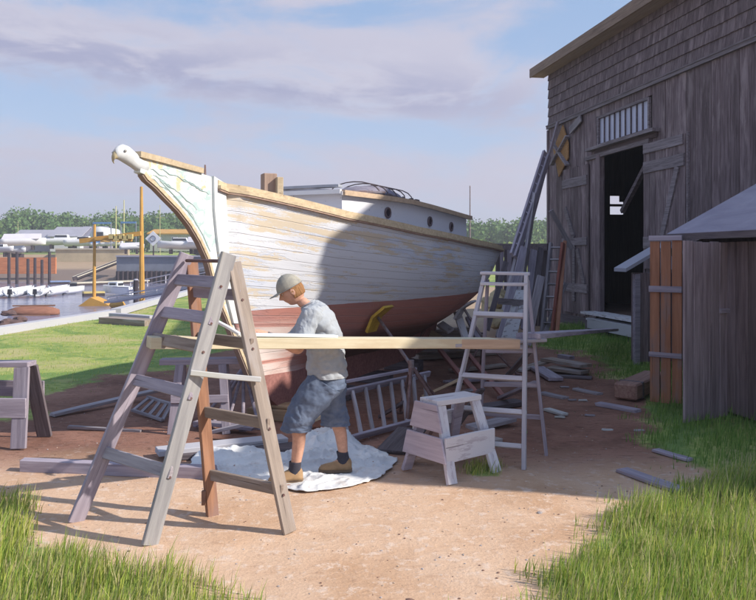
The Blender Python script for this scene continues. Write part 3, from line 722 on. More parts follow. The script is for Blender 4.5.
# bare wood shows most high on the bow
bare = math_(nt, 'MULTIPLY_ADD', nb, .55, math_(nt, 'MULTIPLY', nl, .75))
hi = step(nt, su.outputs[1], .78, .93); fw = step(nt, su.outputs[0], .30, .02)
bare = math_(nt, 'ADD', bare, math_(nt, 'MULTIPLY', math_(nt, 'MULTIPLY', hi, fw), .10))
bare = math_(nt, 'ADD', bare, math_(nt, 'MULTIPLY', nf, .14))
white = mixc(nt, nl, (.62,.64,.71), (.72,.745,.79))
white = mixc(nt, step(nt, nb, .5, .7), white, (.52,.575,.70))
woodc = mixc(nt, nl, (.54,.44,.31), (.66,.57,.43))
up = mixc(nt, math_(nt, 'MULTIPLY', step(nt, bare, .750, .82), .88), white, woodc)
red = mixc(nt, nl, (.38,.155,.13), (.54,.26,.21))
red = mixc(nt, math_(nt, 'MULTIPLY', step(nt, nb, .45, .7), .5), red, (.30,.19,.20))
# worn white primer low on the forefoot, red along the seams
prim = mixc(nt, nl, (.54,.44,.42), (.70,.64,.60))
wear = math_(nt, 'MULTIPLY', step(nt, math_(nt, 'MULTIPLY_ADD', nl, .25, su.outputs[0]), .36, .20), step(nt, so_.outputs[2], 1.18, 1.02))
red = mixc(nt, math_(nt, 'MULTIPLY', wear, math_(nt, 'SUBTRACT', 1.0, step(nt, math_(nt, 'ABSOLUTE', math_(nt, 'SUBTRACT', math_(nt, 'FRACT', math_(nt, 'MULTIPLY', row, .5)), .5)), .36, .46))), red, prim)
under_shade = mixc(nt, nl, (.12,.065,.055), (.20,.11,.09))  # shade beneath the hull put into the bottom paint, low and aft
red = mixc(nt, math_(nt, 'MULTIPLY', step(nt, so_.outputs[2], .98, .80), step(nt, su.outputs[0], .18, .32)), red, under_shade)
wl = math_(nt, 'ADD', so_.outputs[2], math_(nt, 'MULTIPLY_ADD', nl, .02, -.01))
wl = math_(nt, 'GREATER_THAN', wl, 1.27)
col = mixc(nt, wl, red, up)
col = mixc(nt, math_(nt, 'MULTIPLY', seam, .55), col, (.30,.27,.26))
nt.links.new(col, bs.inputs['Base Color']); bs.inputs['Roughness'].default_value = .62; bs.inputs['Specular IOR Level'].default_value = .3
h_ = math_(nt, 'SUBTRACT', math_(nt, 'MULTIPLY', step(nt, bare, .735, .765), -.4), math_(nt, 'MULTIPLY', seam, 1.0))
h_ = math_(nt, 'ADD', h_, math_(nt, 'MULTIPLY', nl, .5)); bump(nt, bs, h_, .5, .012)
HULLM = m
NT, NW = 110, 44
vs = []; uvs = []
for side in (1, -1):
    for i in range(NT+1):
        for j in range(NW+1):
            p, s, z = hull_pt(i/NT, j/NW, side); vs.append(tuple(WH.inverted() @ p)); uvs.append((s/LB, j/NW))
fs = []; st = (NT+1)*(NW+1)
for sd in (0, 1):
    for i in range(NT):
        for j in range(NW):
            a = sd*st+i*(NW+1)+j; q = (a, a+NW+1, a+NW+2, a+1); fs.append(q if sd == 0 else q[::-1])
for j in range(NW):   # transom, stem and bottom closings
    a = NT*(NW+1)+j; fs.append((a, st+a, st+a+1, a+1)); fs.append((j+1, st+j+1, st+j, j))
for i in range(NT): a = i*(NW+1); fs.append((a, st+a, st+a+NW+1, a+NW+1))
me = bpy.data.meshes.new('hull'); me.from_pydata(vs, [], fs); me.materials.append(HULLM)
ul = me.uv_layers.new(name='UVMap')
for l in me.loops: ul.data[l.index].uv = uvs[l.vertex_index]
me.polygons.foreach_set('use_smooth', [k < 2*NT*NW for k in range(len(fs))])
link(bpy.data.objects.new('hull', me), boat, WH)
# deck
DECKM = plain('deck_canvas', (.50,.49,.50), .8, scale=6); RAILT = wood('rail_tan', (.46,.36,.24), (.66,.55,.38), tint=.1); RAILB = wood('rail_brown', (.30,.20,.16), (.44,.32,.26), tint=.1)
b = MB(); rings = []
for i in range(0, NT+1, 2):
    p, s, z = hull_pt(i/NT, 1.0); n = (p-bp(s, 0, z)).dot(BN)
    rings.append([bp(s, n*k, z-.05+.05*(1-k*k)) for k in (-.98,-.5,0,.5,.98)])
vs = [v for r in rings for v in r]; b.add(vs, [(i*5+k, i*5+k+1, i*5+k+6, i*5+k+5) for i in range(len(rings)-1) for k in range(4)])
b.build('deck', DECKM, boat)
# toe rail (tan), rub rail (brown shadow strip) on both sides
def rail(side, dn, dz, w_, t_, mat, name, t0=0.0, t1=1.0):
    b = MB(); rings = []
    for i in range(61):
        t = lerp(t0, t1, i/60); p, s, z = hull_pt(t, 1.0, side); p = p+BN*side*dn+Vector((0,0,dz))
        rings.append([p+BN*side*x+Vector((0,0,y)) for x, y in ((-w_/2,-t_/2),(w_/2,-t_/2),(w_/2+.006*0,t_/2),(-w_/2,t_/2))])
    b.loft(rings); return b.build(name, mat, boat)
for side in (1, -1):
    rail(side, -.005, .028, .045, .05, RAILT, 'toe_rail'); rail(side, .016, -.016, .065, .034, WHP if False else RAILT, 'rub_rail')
    rail(side, .018, -.043, .045, .016, RAILB, 'rub_strip')
b = MB(); p, s, z = hull_pt(1, 1); 
b.bar(hull_pt(1,1,1)[0]+Vector((0,0,.04)), hull_pt(1,1,-1)[0]+Vector((0,0,.04)), .07, .1); b.build('taffrail', RAILB, boat)
# keel deadwood and rudder
b = MB(); b.prism([bp(s, -.055, z) for s, z in ((.95,.30),(1.15,.17),(5.6,.17),(5.72,.30),(5.9,.6),(5.2,.66),(1.6,.5),(.8,.55))], BN*.11); b.build('keel', REDRAIL, boat)
b = MB(); b.prism([bp(s, -.03, z) for s, z in ((5.74,.2),(6.25,.22),(6.75,.5),(7.0,.95),(6.6,.85),(5.95,.62))], BN*.06); rd = b.build('rudder', REDRAIL, boat)
b = MB(); b.tube([bp(5.8,0,.3), bp(7.2,0,1.25)], .035, 8); b.build('rudder_stock', RUST, rd)
# stem knee (cutwater) under the figurehead
def hatchpaint():
    m, nt, bs = new_mat('stem_paint'); v = mapped(nt, (7, 7, 10)); n = noise(nt, v, 1, 8, .65, .6); n2 = noise(nt, mapped(nt, (2.2,2.2,3)), 1, 4, .6)
    c = mixc(nt, n, (.58,.64,.63), (.70,.74,.72)); c = mixc(nt, step(nt, math_(nt, 'MULTIPLY_ADD', n2, .45, math_(nt, 'MULTIPLY', n, .6)), .545, .58), c, (.42,.54,.54))
    c = mixc(nt, step(nt, noise(nt, mapped(nt, (5,5,5), loc=(4,2,1)), 1, 6, .6), .60, .64), c, (.62,.52,.34))
    nt.links.new(c, bs.inputs[0]); bs.inputs['Roughness'].default_value = .6; bump(nt, bs, n, .4, .01); return m
STEMP = hatchpaint()
lower = [(-1.08,2.55),(-1.03,2.54),(-.985,2.50),(-.86,2.44),(-.747,2.37),(-.56,2.26),(-.388,2.13),(-.24,1.98),(-.12,1.82),(-.05,1.66),(.0,1.5),(.10,1.36),(.20,1.22),(.34,1.0),(.50,.76),(.66,.52),(.86,.32)]
upper = [(-1.06,2.69),(-.85,2.665),(-.55,2.64),(-.25,2.625),(-.02,2.605)]
inner = [(.06,2.5),(.10,1.9),(.20,1.5),(.36,1.2),(.6,.8),(1.0,.35)]
outl = upper+inner+list(reversed(lower[:-1]))+[]
b = MB(); b.prism([bp(s, -.035, z) for s, z in upper+inner+lower[::-1]], BN*.07); b.build('stem_knee', STEMP, boat, bevel=0)
# moulded band along the cutwater edge, tan then dark
def band(pts, nrm, w_, t_, mat, name, off):
    b = MB(); rings = []
    for i, (s, z) in enumerate(pts):
        a = Vector(pts[max(0,i-1)]); c = Vector(pts[min(len(pts)-1,i+1)]); d = (c-a).normalized(); nn_ = Vector((-d.y, d.x))*nrm
        q = Vector((s, z))+nn_*off
        rings.append([bp(q.x+nn_.x*x, y, q.y+nn_.y*x) for x, y in ((-t_/2,-w_/2),(t_/2,-w_/2),(t_/2,w_/2),(-t_/2,w_/2))])
    b.loft(rings); return b.build(name, mat, boat)
band(lower[1:], 1, .075, .034, RAILT, 'cutwater_band', .015); band(lower[1:], 1, .055, .014, plain('cutwater_edge', (.28,.21,.18), .7), 'cutwater_edge', -.012)
band([(-1.1,2.70),(-.8,2.685),(-.5,2.665),(-.22,2.65)], 1, .12, .05, TANW, 'knee_cap', .0)
# raised trailboard carving strokes on the knee, both faces
CARV = plain('carving_green', (.40,.52,.52), .6)
b = MB()
for sd in (-1, 1):
    lw = lambda s: interp(s, [-1.0,-.747,-.388,-.12,0], [2.50,2.37,2.13,1.82,1.5]); uw = lambda s: interp(s, [-1.06,-.02], [2.67,2.58])
    rq = random.Random(3)
    for k in range(13):
        s0 = rq.uniform(-.98, -.35); v = rq.choice((.22,.42,.62,.8)); L_ = rq.uniform(.16, .34); pts = []
        for i in range(7):
            s = min(s0+L_*i/6, -.09); pts.append(bp(s, sd*.036, lerp(lw(s), uw(s), v)+.010*math.sin(i*1.5)))
        b.tube(pts, [.002,.005,.006,.007,.006,.004,.002], 5)
    b.tube([bp(s+ .03, sd*.036, z+.065) for s, z in lower[3:9]], .006, 6)
b.build('carved_scrolls', CARV, boat)
b = MB(); b.prism([bp(s, -.062, z) for s, z in ((-.06,2.615),(.13,2.56),(.17,2.2),(.20,1.8),(.30,1.42),(.38,1.15),(.28,1.16),(.17,1.42),(.07,1.7),(.0,2.0),(-.05,2.3))], BN*.124); b.build('stem_post', plain('stem_white', (.64,.67,.69), .6, var=.12, scale=6), boat)
# figurehead: carved white eagle head
def ell(b, c, r, M3=None, n=14, m_=8):
    rings = []
    for i in range(1, m_):
        u = math.pi*i/m_; ring = []
        for k in range(n):
            a = 2*math.pi*k/n; v = Vector((r[0]*-math.cos(u), r[1]*math.sin(u)*math.cos(a), r[2]*math.sin(u)*math.sin(a)))
            ring.append((M3 @ v if M3 else v)+Vector(c))
        rings.append(ring)
    b.loft(rings)
MX = Matrix((BU, -BN, Vector((0,0,1)))).transposed()
b = MB()
prof = [(-.98,2.61,.07,.052),(-1.04,2.62,.075,.05),(-1.12,2.645,.085,.055),(-1.20,2.68,.088,.062),(-1.26,2.695,.080,.060),(-1.31,2.69,.062,.05),(-1.345,2.675,.040,.036)]
rings = []
for s, z, rz_, rn in [(a, c, d*.88, e*.9) for a, c, d, e in prof]: rings.append([bp(s+.012*mn.noise(Vector((a*2,s*20,0))), rn*math.cos(a)*(1+.18*mn.noise(Vector((math.cos(a)*2.5,math.sin(a)*2.5,s*22)))), z+rz_*math.sin(a)*(1+.16*mn.noise(Vector((math.cos(a)*3,math.sin(a)*3,s*26+5))))) for a in [2*math.pi*k/18 for k in range(18)]])
b.loft(rings); fh = b.build('figurehead', plain('figurehead_white', (.62,.65,.67), .6, var=.15, scale=10), boat, smooth=True)
b = MB(); rings = []
for s, z, r_ in ((-1.315,2.675,.040),(-1.345,2.665,.034),(-1.362,2.645,.024),(-1.366,2.62,.014),(-1.355,2.598,.005)): rings.append([bp(s, r_*.8*math.cos(a), z+r_*math.sin(a)) for a in [2*math.pi*k/10 for k in range(10)]])
b.loft(rings); b.build('beak', plain('beak_gold', (.50,.42,.26), .7), fh, smooth=True)
b = MB()
for sd in (-1, 1): ell(b, bp(-1.285, sd*.058, 2.705), (.014,.008,.012), MX, 8, 6)
b.build('eye', plain('eye_dark', (.34,.34,.33), .7), fh)
# samson post, bow pin
b = MB(); b.box(bp(1.02, .02, 2.545), (.15,.15,.40), Matrix.Rotation(TH, 3, 'Z')); sp1 = b.build('samson_post', wood('post_brown', (.30,.21,.17), (.46,.34,.27), axis='Z'), boat, bevel=.008)
b = MB(); b.box(bp(1.02+.0, .15, 2.52), (.07,.10,.36), Matrix.Rotation(TH, 3, 'Z')); b.box(bp(1.15, .19, 2.43), (.10,.10,.12), Matrix.Rotation(TH, 3, 'Z')); b.build('post_chock', TANW, sp1, bevel=.005)
b = MB(); b.tube([bp(-.12, .0, 2.6), bp(-.12, .0, 2.72)], [.013,.008], 6); b.build('bow_pin', GREYST, boat)
b = MB(); b.prism([bp(.12,-.04,2.52), bp(.35,-.04,2.53), bp(.8,-.04,2.50), bp(.8,-.04,2.38), bp(.12,-.04,2.42)], BN*.08); b.build('king_plank', TANW, boat)
# cabin trunk
def cw(s): return interp(s, [1.9,2.4,3.2,4.2,5.9], [.48,.60,.72,.80,.86])
def ctop(s): return interp(s, [1.9,3.5,5.9], [2.575,2.56,2.455])
CABM = wood('cabin_paint', (.46,.42,.40), (.56,.50,.46), paint=(.66,.67,.73), pamt=1.0, tint=.05)
b = MB(); rings = []
for i in range(21):
    s = lerp(1.92, 5.88, i/20); c_ = cw(s); zt = ctop(s); zb = sheer_z(s)-.03
    rings.append([bp(s, c_, zb), bp(s, c_*.985, zt), bp(s, c_*.6, zt+.035), bp(s, 0, zt+.05), bp(s, -c_*.6, zt+.035), bp(s, -c_*.985, zt), bp(s, -c_, zb)])
b.loft(rings); cab = b.build('cabin_trunk', CABM, boat)
b = MB(); rings = []
for i in range(21):
    s = lerp(1.84, 5.97, i/20); c_ = cw(min(max(s,1.92),5.88))+.035; zt = ctop(s)+.005
    top = [bp(s, c_*k, zt+.05*(1-k*k)+.022) for k in (1,.6,.2,-.2,-.6,-1)]; bot = [v-Vector((0,0,.045)) for v in reversed(top)]
    rings.append(top+bot)
b.loft(rings); b.build('cabin_roof', plain('roof_canvas', (.50,.50,.55), .8, scale=5), cab)
for sd in (1, -1):
    b = MB(); rings = []
    for i in range(21):
        s = lerp(1.86, 5.98, i/20); c_ = cw(min(max(s,1.92),5.88))+.045; zt = ctop(s)+.012
        rings.append([bp(s, sd*(c_+x), zt+y) for x, y in ((-.02,-.03),(.02,-.03),(.02,.03),(-.02,.03))])
    b.loft(rings); b.build('roof_trim', RAILT if sd < 0 else wood('trim_tan', (.42,.31,.22), (.56,.43,.31), tint=.1), cab)
b = MB(); b.bar(bp(1.85,-.50,2.6), bp(1.85,.50,2.6), .05, .05); b.build('front_trim', WHP, cab)
def port(s):
    c_ = cw(s); z = (ctop(s)+sheer_z(s))/2+.035; q = bp(s, c_*.992+.004, z)
    dirn = (bp(s+.2, cw(s+.2), z)-bp(s-.2, cw(s-.2), z)).normalized(); nn_ = dirn.cross(Vector((0,0,1))).normalized()
    if nn_.dot(BN) < 0: nn_ = -nn_
    b = MB(); pts = [q+nn_*.008+dirn*.066*math.cos(a)+Vector((0,0,.062*math.sin(a))) for a in [2*math.pi*k/24 for k in range(25)]]; b.tube(pts, .014, 6)
    fr_ = b.build('porthole', plain('bronze_ring', (.20,.15,.16), .5, .4), cab, smooth=True)
    b = MB(); b.add([q+nn_*.006+dirn*.062*math.cos(2*math.pi*k/20)+Vector((0,0,.058*math.sin(2*math.pi*k/20))) for k in range(20)], [tuple(range(20))]); b.build('pane', plain('port_glass', (.045,.035,.045), .2, bmp=0), fr_)
for s in (2.88, 4.18, 5.1): port(s)
# hatch slide + boards on the fore deck side of the house, seen pale against the sky
b = MB(); rr_ = Matrix.Rotation(-(math.pi/2-TH), 3, 'Z')
b.bar(bp(2.0,-.36,2.655), bp(2.75,.33,2.66), .10, .06)
# canvas covered raft / bundle lashed on the roof
bundle = thing('canvas_bundle', 'grey canvas covered bundle lashed on the cabin roof', 'bundle', bp(3.5, .1, 2.63), 0)
b2 = MB(); rings = []
for i in range(13):
    f = i/12; s = lerp(2.85, 4.45, f); hh = .20*math.sin(math.pi*min(1, .04+f*.94))**.45; wd = .36*math.sin(math.pi*min(1,.06+f*.9))**.4
    rings.append([bp(s, .12+wd*math.cos(a)*(1+.06*mn.noise(Vector((a*2, f*9, 0)))), 2.625-.02*f+hh*max(0, math.sin(a))**.8*(1+.22*mn.noise(Vector((a*3, f*7, 2))))) for a in [math.pi*k/12 for k in range(13)]])
b2.loft(rings); b2.build('canvas', plain('canvas_lilac', (.25,.23,.29), .9, scale=14, bmp=.4), bundle, smooth=True)
b2 = MB()
for k, f in enumerate((.12,.3,.5,.7,.88)):
    s = lerp(2.85, 4.45, f); b2.tube([bp(s, .12+.385*math.cos(a), 2.62+.215*max(0,math.sin(a))**.8) for a in [math.pi*q/10 for q in range(11)]], .008, 6)
b2.tube([bp(s, .12+.38+.03*math.sin(s*17), 2.645+.02*math.sin(s*23)) for s in np.arange(2.8, 4.5, .06)], .024, 6)
b2.build('lashing', plain('rope_dark', (.13,.10,.10), .9, scale=30), bundle)
plk = beam('roof_plank', bp(1.86,-.42,2.668), bp(1.90,.47,2.668), .12, .035, plain('grey_blue_paint', (.40,.43,.50), .6), None); tag(plk, 'pale grey plank lying across the forward edge of the boat cabin roof', 'plank')
plk = beam('cabin_plank', bp(2.2,-.15,2.672), bp(2.9,.62,2.66), .10, .03, GREYST, None); tag(plk, 'short grey board lying behind the pale plank at the front of the cabin roof', 'plank')
# antenna pole far behind
q = P(470, 250, 46); t = thing('flagpole', 'thin bare pole standing alone behind the stern of the sailboat', 'pole', (q.x, q.y, 0))
b = MB(); b.tube([(0,0,-.2),(0,0,P(470,187,46).z)], [.06,.03], 8); b.build('pole', GREYST, t, world=False); b = MB(); b.tube([(0,0,P(470,187,46).z),(0,0,P(470,187,46).z+.09)], [.05,.02], 8); b.build('pole_cap', GREYST, t, world=False)

# ------------------------------------------------------------ stands and blocks
def stand(label, apex, feet, padp, padn, padcol, stemcol=GREYST, legc=None, padsz=(.30,.20)):
    t = thing('boat_stand', label, 'boat stand', (apex[0], apex[1], 0), 0, 'steel boat stands propping the hull')
    apex = Vector(apex)
    b = MB(); b.tube([apex-Vector((0,0,.10)), apex+Vector((0,0,.06))], .035, 10); b.build('collar', GREYST, t)
    for fpt in feet:
        b = MB(); f_ = Vector(fpt); b.tube([apex+(f_-apex)*.03, f_], .019, 8); b.tube([f_+Vector((0,0,.0)), f_+Vector((0,0,.02))], .045, 8); b.build('leg', legc or RUST, t)
    for i in range(len(feet)):
        pass
    padp = Vector(padp); nn_ = Vector(padn).normalized()
    b = MB(); b.tube([apex, padp-Vector((0,0,.0))+nn_*.05], .020, 8); b.build('screw', stemcol, t)
    hz_ = Vector((0,0,1)).cross(nn_).normalized(); vv = nn_.cross(hz_)
    b = MB(); w_, h_ = padsz
    a = padp+nn_*.015
    for i in (-1, 1):
        pts = [a-hz_*w_*.5, a+hz_*w_*.5, a+hz_*w_*.5+vv*h_*i+nn_*.05, a-hz_*w_*.5+vv*h_*i+nn_*.05]; b.prism(pts, nn_*.035)
    b.build('pad', padcol, t)
    return t
hp = hull_at(2.55, 1.08)
stand('boat stand with bent yellow pad against the red bottom, right of the person', (.37,8.42,.62), [(.30,8.02,.0),(.78,8.3,0),(.82,8.9,0),(.25,8.85,0)], hp, BN*.8+Vector((0,0,-.6)), YELP)
hp = hull_at(5.4, 1.02)
stand('boat stand with grey pad under the after part of the hull, behind the right stepladder', hp+BN*.35+Vector((0,0,-.5)), [hp+BN*.15+BU*-.35-Vector((0,0,hp.z)), hp+BN*.9-Vector((0,0,hp.z)), hp+BN*.2+BU*.4-Vector((0,0,hp.z))], hp, BN*.7+Vector((0,0,-.7)), WHITEPX, legc=REDRAIL if False else RUST)
hp = hull_at(1.0, 1.05, -1)
stand('boat stand with splayed legs under the far side of the bow, behind the left trestle', (-1.50,8.45,.60), [(-1.95,8.15,0),(-1.78,7.98,0),(-1.60,7.92,0),(-1.42,7.95,0),(-1.26,8.05,0)], hp, -BN*.8+Vector((0,0,-.6)), REDP, stemcol=ORANGEW, legc=GREYV)
def block(label, loc, dims, rz, mat=BROWNGREY, z=0, group='timber blocks under the keel'):
    M = Matrix.Translation(Vector((loc[0], loc[1], z+dims[2]/2))) @ Matrix.Rotation(rz, 4, 'Z'); b = MB(); b.box((0,0,0), dims)
    o = b.build('keel_block', mat, None, M, world=False, bevel=.012); return tag(o, label, 'timber block', group)
BLK1 = wood('block_tan', (.26,.17,.10), (.42,.30,.19), gs=.6)
block('light brown keel block lying lowest under the bow', bp(1.22,0,0), (.62,.26,.13), TH*-1+.1, BLK1, 0)
block('light brown keel block on top of the lowest one under the bow', bp(1.25,.02,0), (.5,.2,.045), TH*-1, BLK1, .13)
for s, l in ((2.6,'second'),(3.9,'third'),(5.2,'fourth')): block('dark keel block under the long keel, %s from the bow' % l, bp(s,0,0), (.6,.24,.165), -TH, GREYD, 0)
# ------------------------------------------------------------ barn
AX = 8.55; FX = .169; ex = Vector((.1666,-.986,0)).normalized(); ey = Vector((ex.y*-1, ex.x, 0))
BO = Vector((AX-FX*21.6, 21.6, 0)); RB = math.atan2(ex.y, ex.x)
def wy(px): return AX/((px-378)/F+FX)
def wx(px): return (BO.y-wy(px))/abs(ex.y)      # along the facade, metres from the far corner
def wz(px, py): return H-(py-HY)/F*wy(px)
barn = thing('barn', 'large weathered grey board barn with open doorway and shingled upper wall at right', 'barn', BO, RB)
MBn = wm(barn)
LBN = 15.2; XE = 17.6; ZT = 5.5; ZE = 7.05; DP = 8.6
dx0, dx1 = wx(603), wx(646); dz0, dz1 = .47, 4.22
tx0, tx1 = wx(598.5), wx(651); tz0, tz1 = 4.52, 5.22
b = MB(); rnd = random.Random(11)
x = 0.0
while x < LBN-.02:
    wd = min(rnd.uniform(.20, .31), LBN-x); x1 = x+wd; th = rnd.uniform(.020, .030)
    for (z0, z1) in [(rnd.uniform(.12,.2), ZT)]:
        spans = [(z0, z1)]
        if x1 > dx0-.16 and x < dx1+.04: spans = [(dz1+.16, z1)]
        if x1 > tx0 and x < tx1:
            ns = []
            for a, c in spans:
                if a < tz0-.1: ns.append((a, tz0-.04))
                ns.append((tz1+.03, c))
            spans = ns
        for a, c in spans:
            if c-a < .05: continue
            b.box(((x+x1)/2, -th/2+.002*rnd.random(), (a+c)/2), (wd-rnd.uniform(.005,.013), th, c-a))
    x = x1
b.build('board_wall', BARNV, barn, world=False)
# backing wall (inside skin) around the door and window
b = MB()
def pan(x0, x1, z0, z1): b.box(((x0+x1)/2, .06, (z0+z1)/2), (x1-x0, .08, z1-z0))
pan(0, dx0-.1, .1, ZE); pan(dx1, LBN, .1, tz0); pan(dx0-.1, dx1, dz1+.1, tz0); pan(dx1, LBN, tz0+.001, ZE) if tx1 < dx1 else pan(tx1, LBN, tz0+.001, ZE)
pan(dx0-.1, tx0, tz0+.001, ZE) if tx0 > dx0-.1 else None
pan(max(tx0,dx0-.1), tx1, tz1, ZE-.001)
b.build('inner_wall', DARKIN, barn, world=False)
# shingle courses
b = MB(); nc = 6; ch = (ZE-ZT)/nc
for r in range(nc):
    x = -.02; z0 = ZT+.03+r*ch
    while x < LBN:
        wd = rnd.uniform(.07, .15); e = rnd.uniform(-.006, .006)
        vs = []; x1 = min(x+wd-.004, LBN+.02)
        for (xx) in (x, x1):
            vs += [(xx, -.048, z0+e), (xx, -.020, z0+e), (xx, -.004, z0+ch*1.12), (xx, -.014, z0+ch*1.12)]
        b.add(vs, [(0,1,2,3),(7,6,5,4),(0,4,5,1),(1,5,6,2),(2,6,7,3),(3,7,4,0)]); x += wd
b.build('shingles', BARNS, barn, world=False)
b = MB(); b.box((LBN/2, -.045, ZT-.02), (LBN+.06, .09, .09)); b.box((LBN/2, -.075, ZT-.045+.07), (LBN+.06, .06, .03)); b.build('drip_board', BARNX, barn, world=False)
b = MB(); b.box((-.012, -.01, (ZT+.1)/2-.06), (.11, .10, ZT-.15)); b.build('corner_board', BARNV, barn, world=False)
# roof with overhang: soffit, fascia, slabs
PIT = math.tan(R(37)); OV = .42
zr = ZE+.05+PIT*(DP/2); b = MB()
b.prism([(-.35,-OV,ZE+.05-PIT*OV*.25), (-.35,DP/2,zr), (-.35,DP+OV,ZE+.05-PIT*OV*.25), (-.35,DP+OV,ZE+.21-PIT*OV*.25), (-.35,DP/2,zr+.18), (-.35,-OV,ZE+.21-PIT*OV*.25)], (LBN+.36,0,0)); b.build('roof', GREYD, barn, world=False)
b = MB(); b.box((LBN/2-.18, -OV-.015, ZE+.055), (LBN+.40, .04, .25)); b.build('fascia', BARNTRIM, barn, world=False)
b = MB(); b.box((LBN/2-.17, -OV/2-.02, ZE-.055), (LBN+.34, OV-.03, .025)); b.build('soffit', wood('soffit_tan', (.24,.18,.15), (.36,.28,.24)), barn, world=False)
# gables and back wall
b = MB()
for xx in (0.02, LBN-.1):
    if xx > 1: b.prism([(xx,.10,0),(xx,DP,0),(xx,DP,ZE),(xx,DP/2,zr-.03),(xx,.10,ZE)], (.08,0,0))
# far gable with a small window hole (y 1.55..2.0, z 2.95..3.65)
gy0, gy1, gz0, gz1 = 1.80, 2.24, 3.02, 3.56
b.prism([(.1,.10,0),(.1,gy0,0),(.1,gy0,ZE+PIT*gy0-.03),(.1,.10,ZE)], (-.07,0,0))
b.prism([(.1,gy1,0),(.1,DP,0),(.1,DP,ZE),(.1,DP/2,zr-.03),(.1,gy1,ZE+PIT*gy1-.03)], (-.07,0,0))
b.box((.065,(gy0+gy1)/2,gz0/2), (.07,gy1-gy0,gz0)); b.box((.065,(gy0+gy1)/2,(gz1+ZE+1)/2), (.07,gy1-gy0,ZE+1-gz1))
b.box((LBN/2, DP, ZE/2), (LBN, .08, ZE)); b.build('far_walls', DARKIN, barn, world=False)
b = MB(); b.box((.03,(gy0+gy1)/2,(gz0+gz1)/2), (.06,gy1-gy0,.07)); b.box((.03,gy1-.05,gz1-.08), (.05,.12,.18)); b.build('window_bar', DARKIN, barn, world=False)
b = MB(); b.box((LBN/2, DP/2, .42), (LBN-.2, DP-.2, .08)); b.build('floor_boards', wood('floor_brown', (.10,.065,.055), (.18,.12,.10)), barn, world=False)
b = MB()
b.bar((dx0+.1, .45, 2.9), (dx1+.1, .35, 4.5), .10, .10); b.bar((dx0+.35, 1.1, 3.0), (dx0+1.25, .7, .5), .09, .16); b.bar((dx0+2.2,1.5,.46),(dx0+2.2,1.5,5), .15,.15, up=(1,0,0))
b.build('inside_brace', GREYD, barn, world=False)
# things glimpsed in the dark: nothing else; door frame
b = MB(); b.box((dx0-.10, -.03, (dz0+dz1)/2+.02), (.22, .12, dz1-dz0+.1)); b.build('door_jamb', BARNV, barn, world=False)
b = MB(); b.box((dx1+.02,-.005,(dz0+dz1)/2), (.05,.10,dz1-dz0)); b.build('door_jamb', BARNV, barn, world=False)
b = MB(); b.box(((dx0+dx1)/2-.3, -.05, dz1+.06), (dx1-dx0+1.1, .07, .10)); b.build('door_head', BARNX, barn, world=False)
b = MB(); b.box(((dx0+dx1)/2+.1, -.05, (dz1+tz0)/2+.02), (dx1-dx0+.9, .03, tz0-dz1-.16)); b.build('header_board', wood('header_dark', (.07,.05,.055), (.15,.115,.125)), barn, world=False)
# transom window
b = MB(); b.box(((tx0+tx1)/2+.05, -.10, tz0-.06), (tx1-tx0+.75, .22, .07)); b.build('window_sill', BARNX, barn, world=False)
b = MB()
for a in (tx0+.03, tx1-.03): b.box((a, -.02, (tz0+tz1)/2), (.06, .06, tz1-tz0))
for z in (tz0+.0, tz1-.02): b.box(((tx0+tx1)/2, -.022, z+.01), (tx1-tx0-.12, .055, .06))
wf = b.build('window_frame', BARNX, barn, world=False)
m, nt, bs = new_mat('milky_glass'); nn_ = noise(nt, mapped(nt, (4,4,1.2)), 1, 5, .6); nt.links.new(ramp(nt, nn_, [(.3, (.36,.38,.52)), (.7, (.52,.54,.68))]), bs.inputs[0]); bs.inputs['Roughness'].default_value = .3
b = MB(); npn = 9
for k in range(npn):
    a = lerp(tx0+.07, tx1-.07, k/npn); c = lerp(tx0+.07, tx1-.07, (k+1)/npn); b.box(((a+c)/2, .012, (tz0+tz1)/2), (c-a-.035, .012, tz1-tz0-.05))
b.build('pane', m, wf, world=False)
b = MB()
for k in range(1, npn): b.box((lerp(tx0+.07, tx1-.07, k/npn), -.005, (tz0+tz1)/2), (.028, .035, tz1-tz0-.06))
b.build('mullion', GREYD, wf, world=False)
# doors, swung flat against the wall
def leaf(x0, x1, z0, z1, rails, braces, seed, yoff=-.065):
    rnd = random.Random(seed); b = MB(); x = x0
    while x < x1-.03:
        wd = min(rnd.uniform(.19,.27), x1-x); 
        if x1-(x+wd) < .08: wd = x1-x
        b.box((x+wd/2, yoff, (z0+z1)/2+rnd.uniform(-.01,.01)), (wd-.012, .028, z1-z0-rnd.uniform(0,.03))); x += wd
    d = b.build('door', BARNV, barn, world=False)
    for (za, hh) in rails:
        b = MB(); b.box(((x0+x1)/2+rnd.uniform(-.02,.02), yoff-.032, za), (x1-x0-rnd.uniform(.0,.08), .034, hh)); b.build('rail', BARNX, d, world=False)
    for (a, c) in braces:
        b = MB(); b.bar((a[0], yoff-.032, a[1]), (c[0], yoff-.032, c[1]), .032, .15, up=(0,0,1)); b.build('brace', BARNX, d, world=False)
    return d
rx0, rx1 = wx(647.5), wx(689)
dR = leaf(rx0, rx1, 1.55, 4.22, [(4.12,.2),(3.72,.24),(2.12,.24)], [((rx1-.25,3.6),(rx0+.75,2.25))], 3)
lx0, lx1 = wx(565.5), wx(591)
dL = leaf(lx0, lx1, .32, 4.15, [(3.75,.24),(2.2,.2),(1.0,.22)], [((lx0+.2,3.1),(lx0+.75,2.3)),((lx0+.95,2.0),(lx1-.2,1.1))], 5)
b = MB(); b.box((lx0+.75,-.1,1.4),(.14,.03,1.5)); b.build('stile', BARNX, dL, world=False)
b = MB(); b.box((rx1+.05,-.05,2.9),(.035,.05,2.7)); b.build('edge_strip', BARNX, dR, world=False)
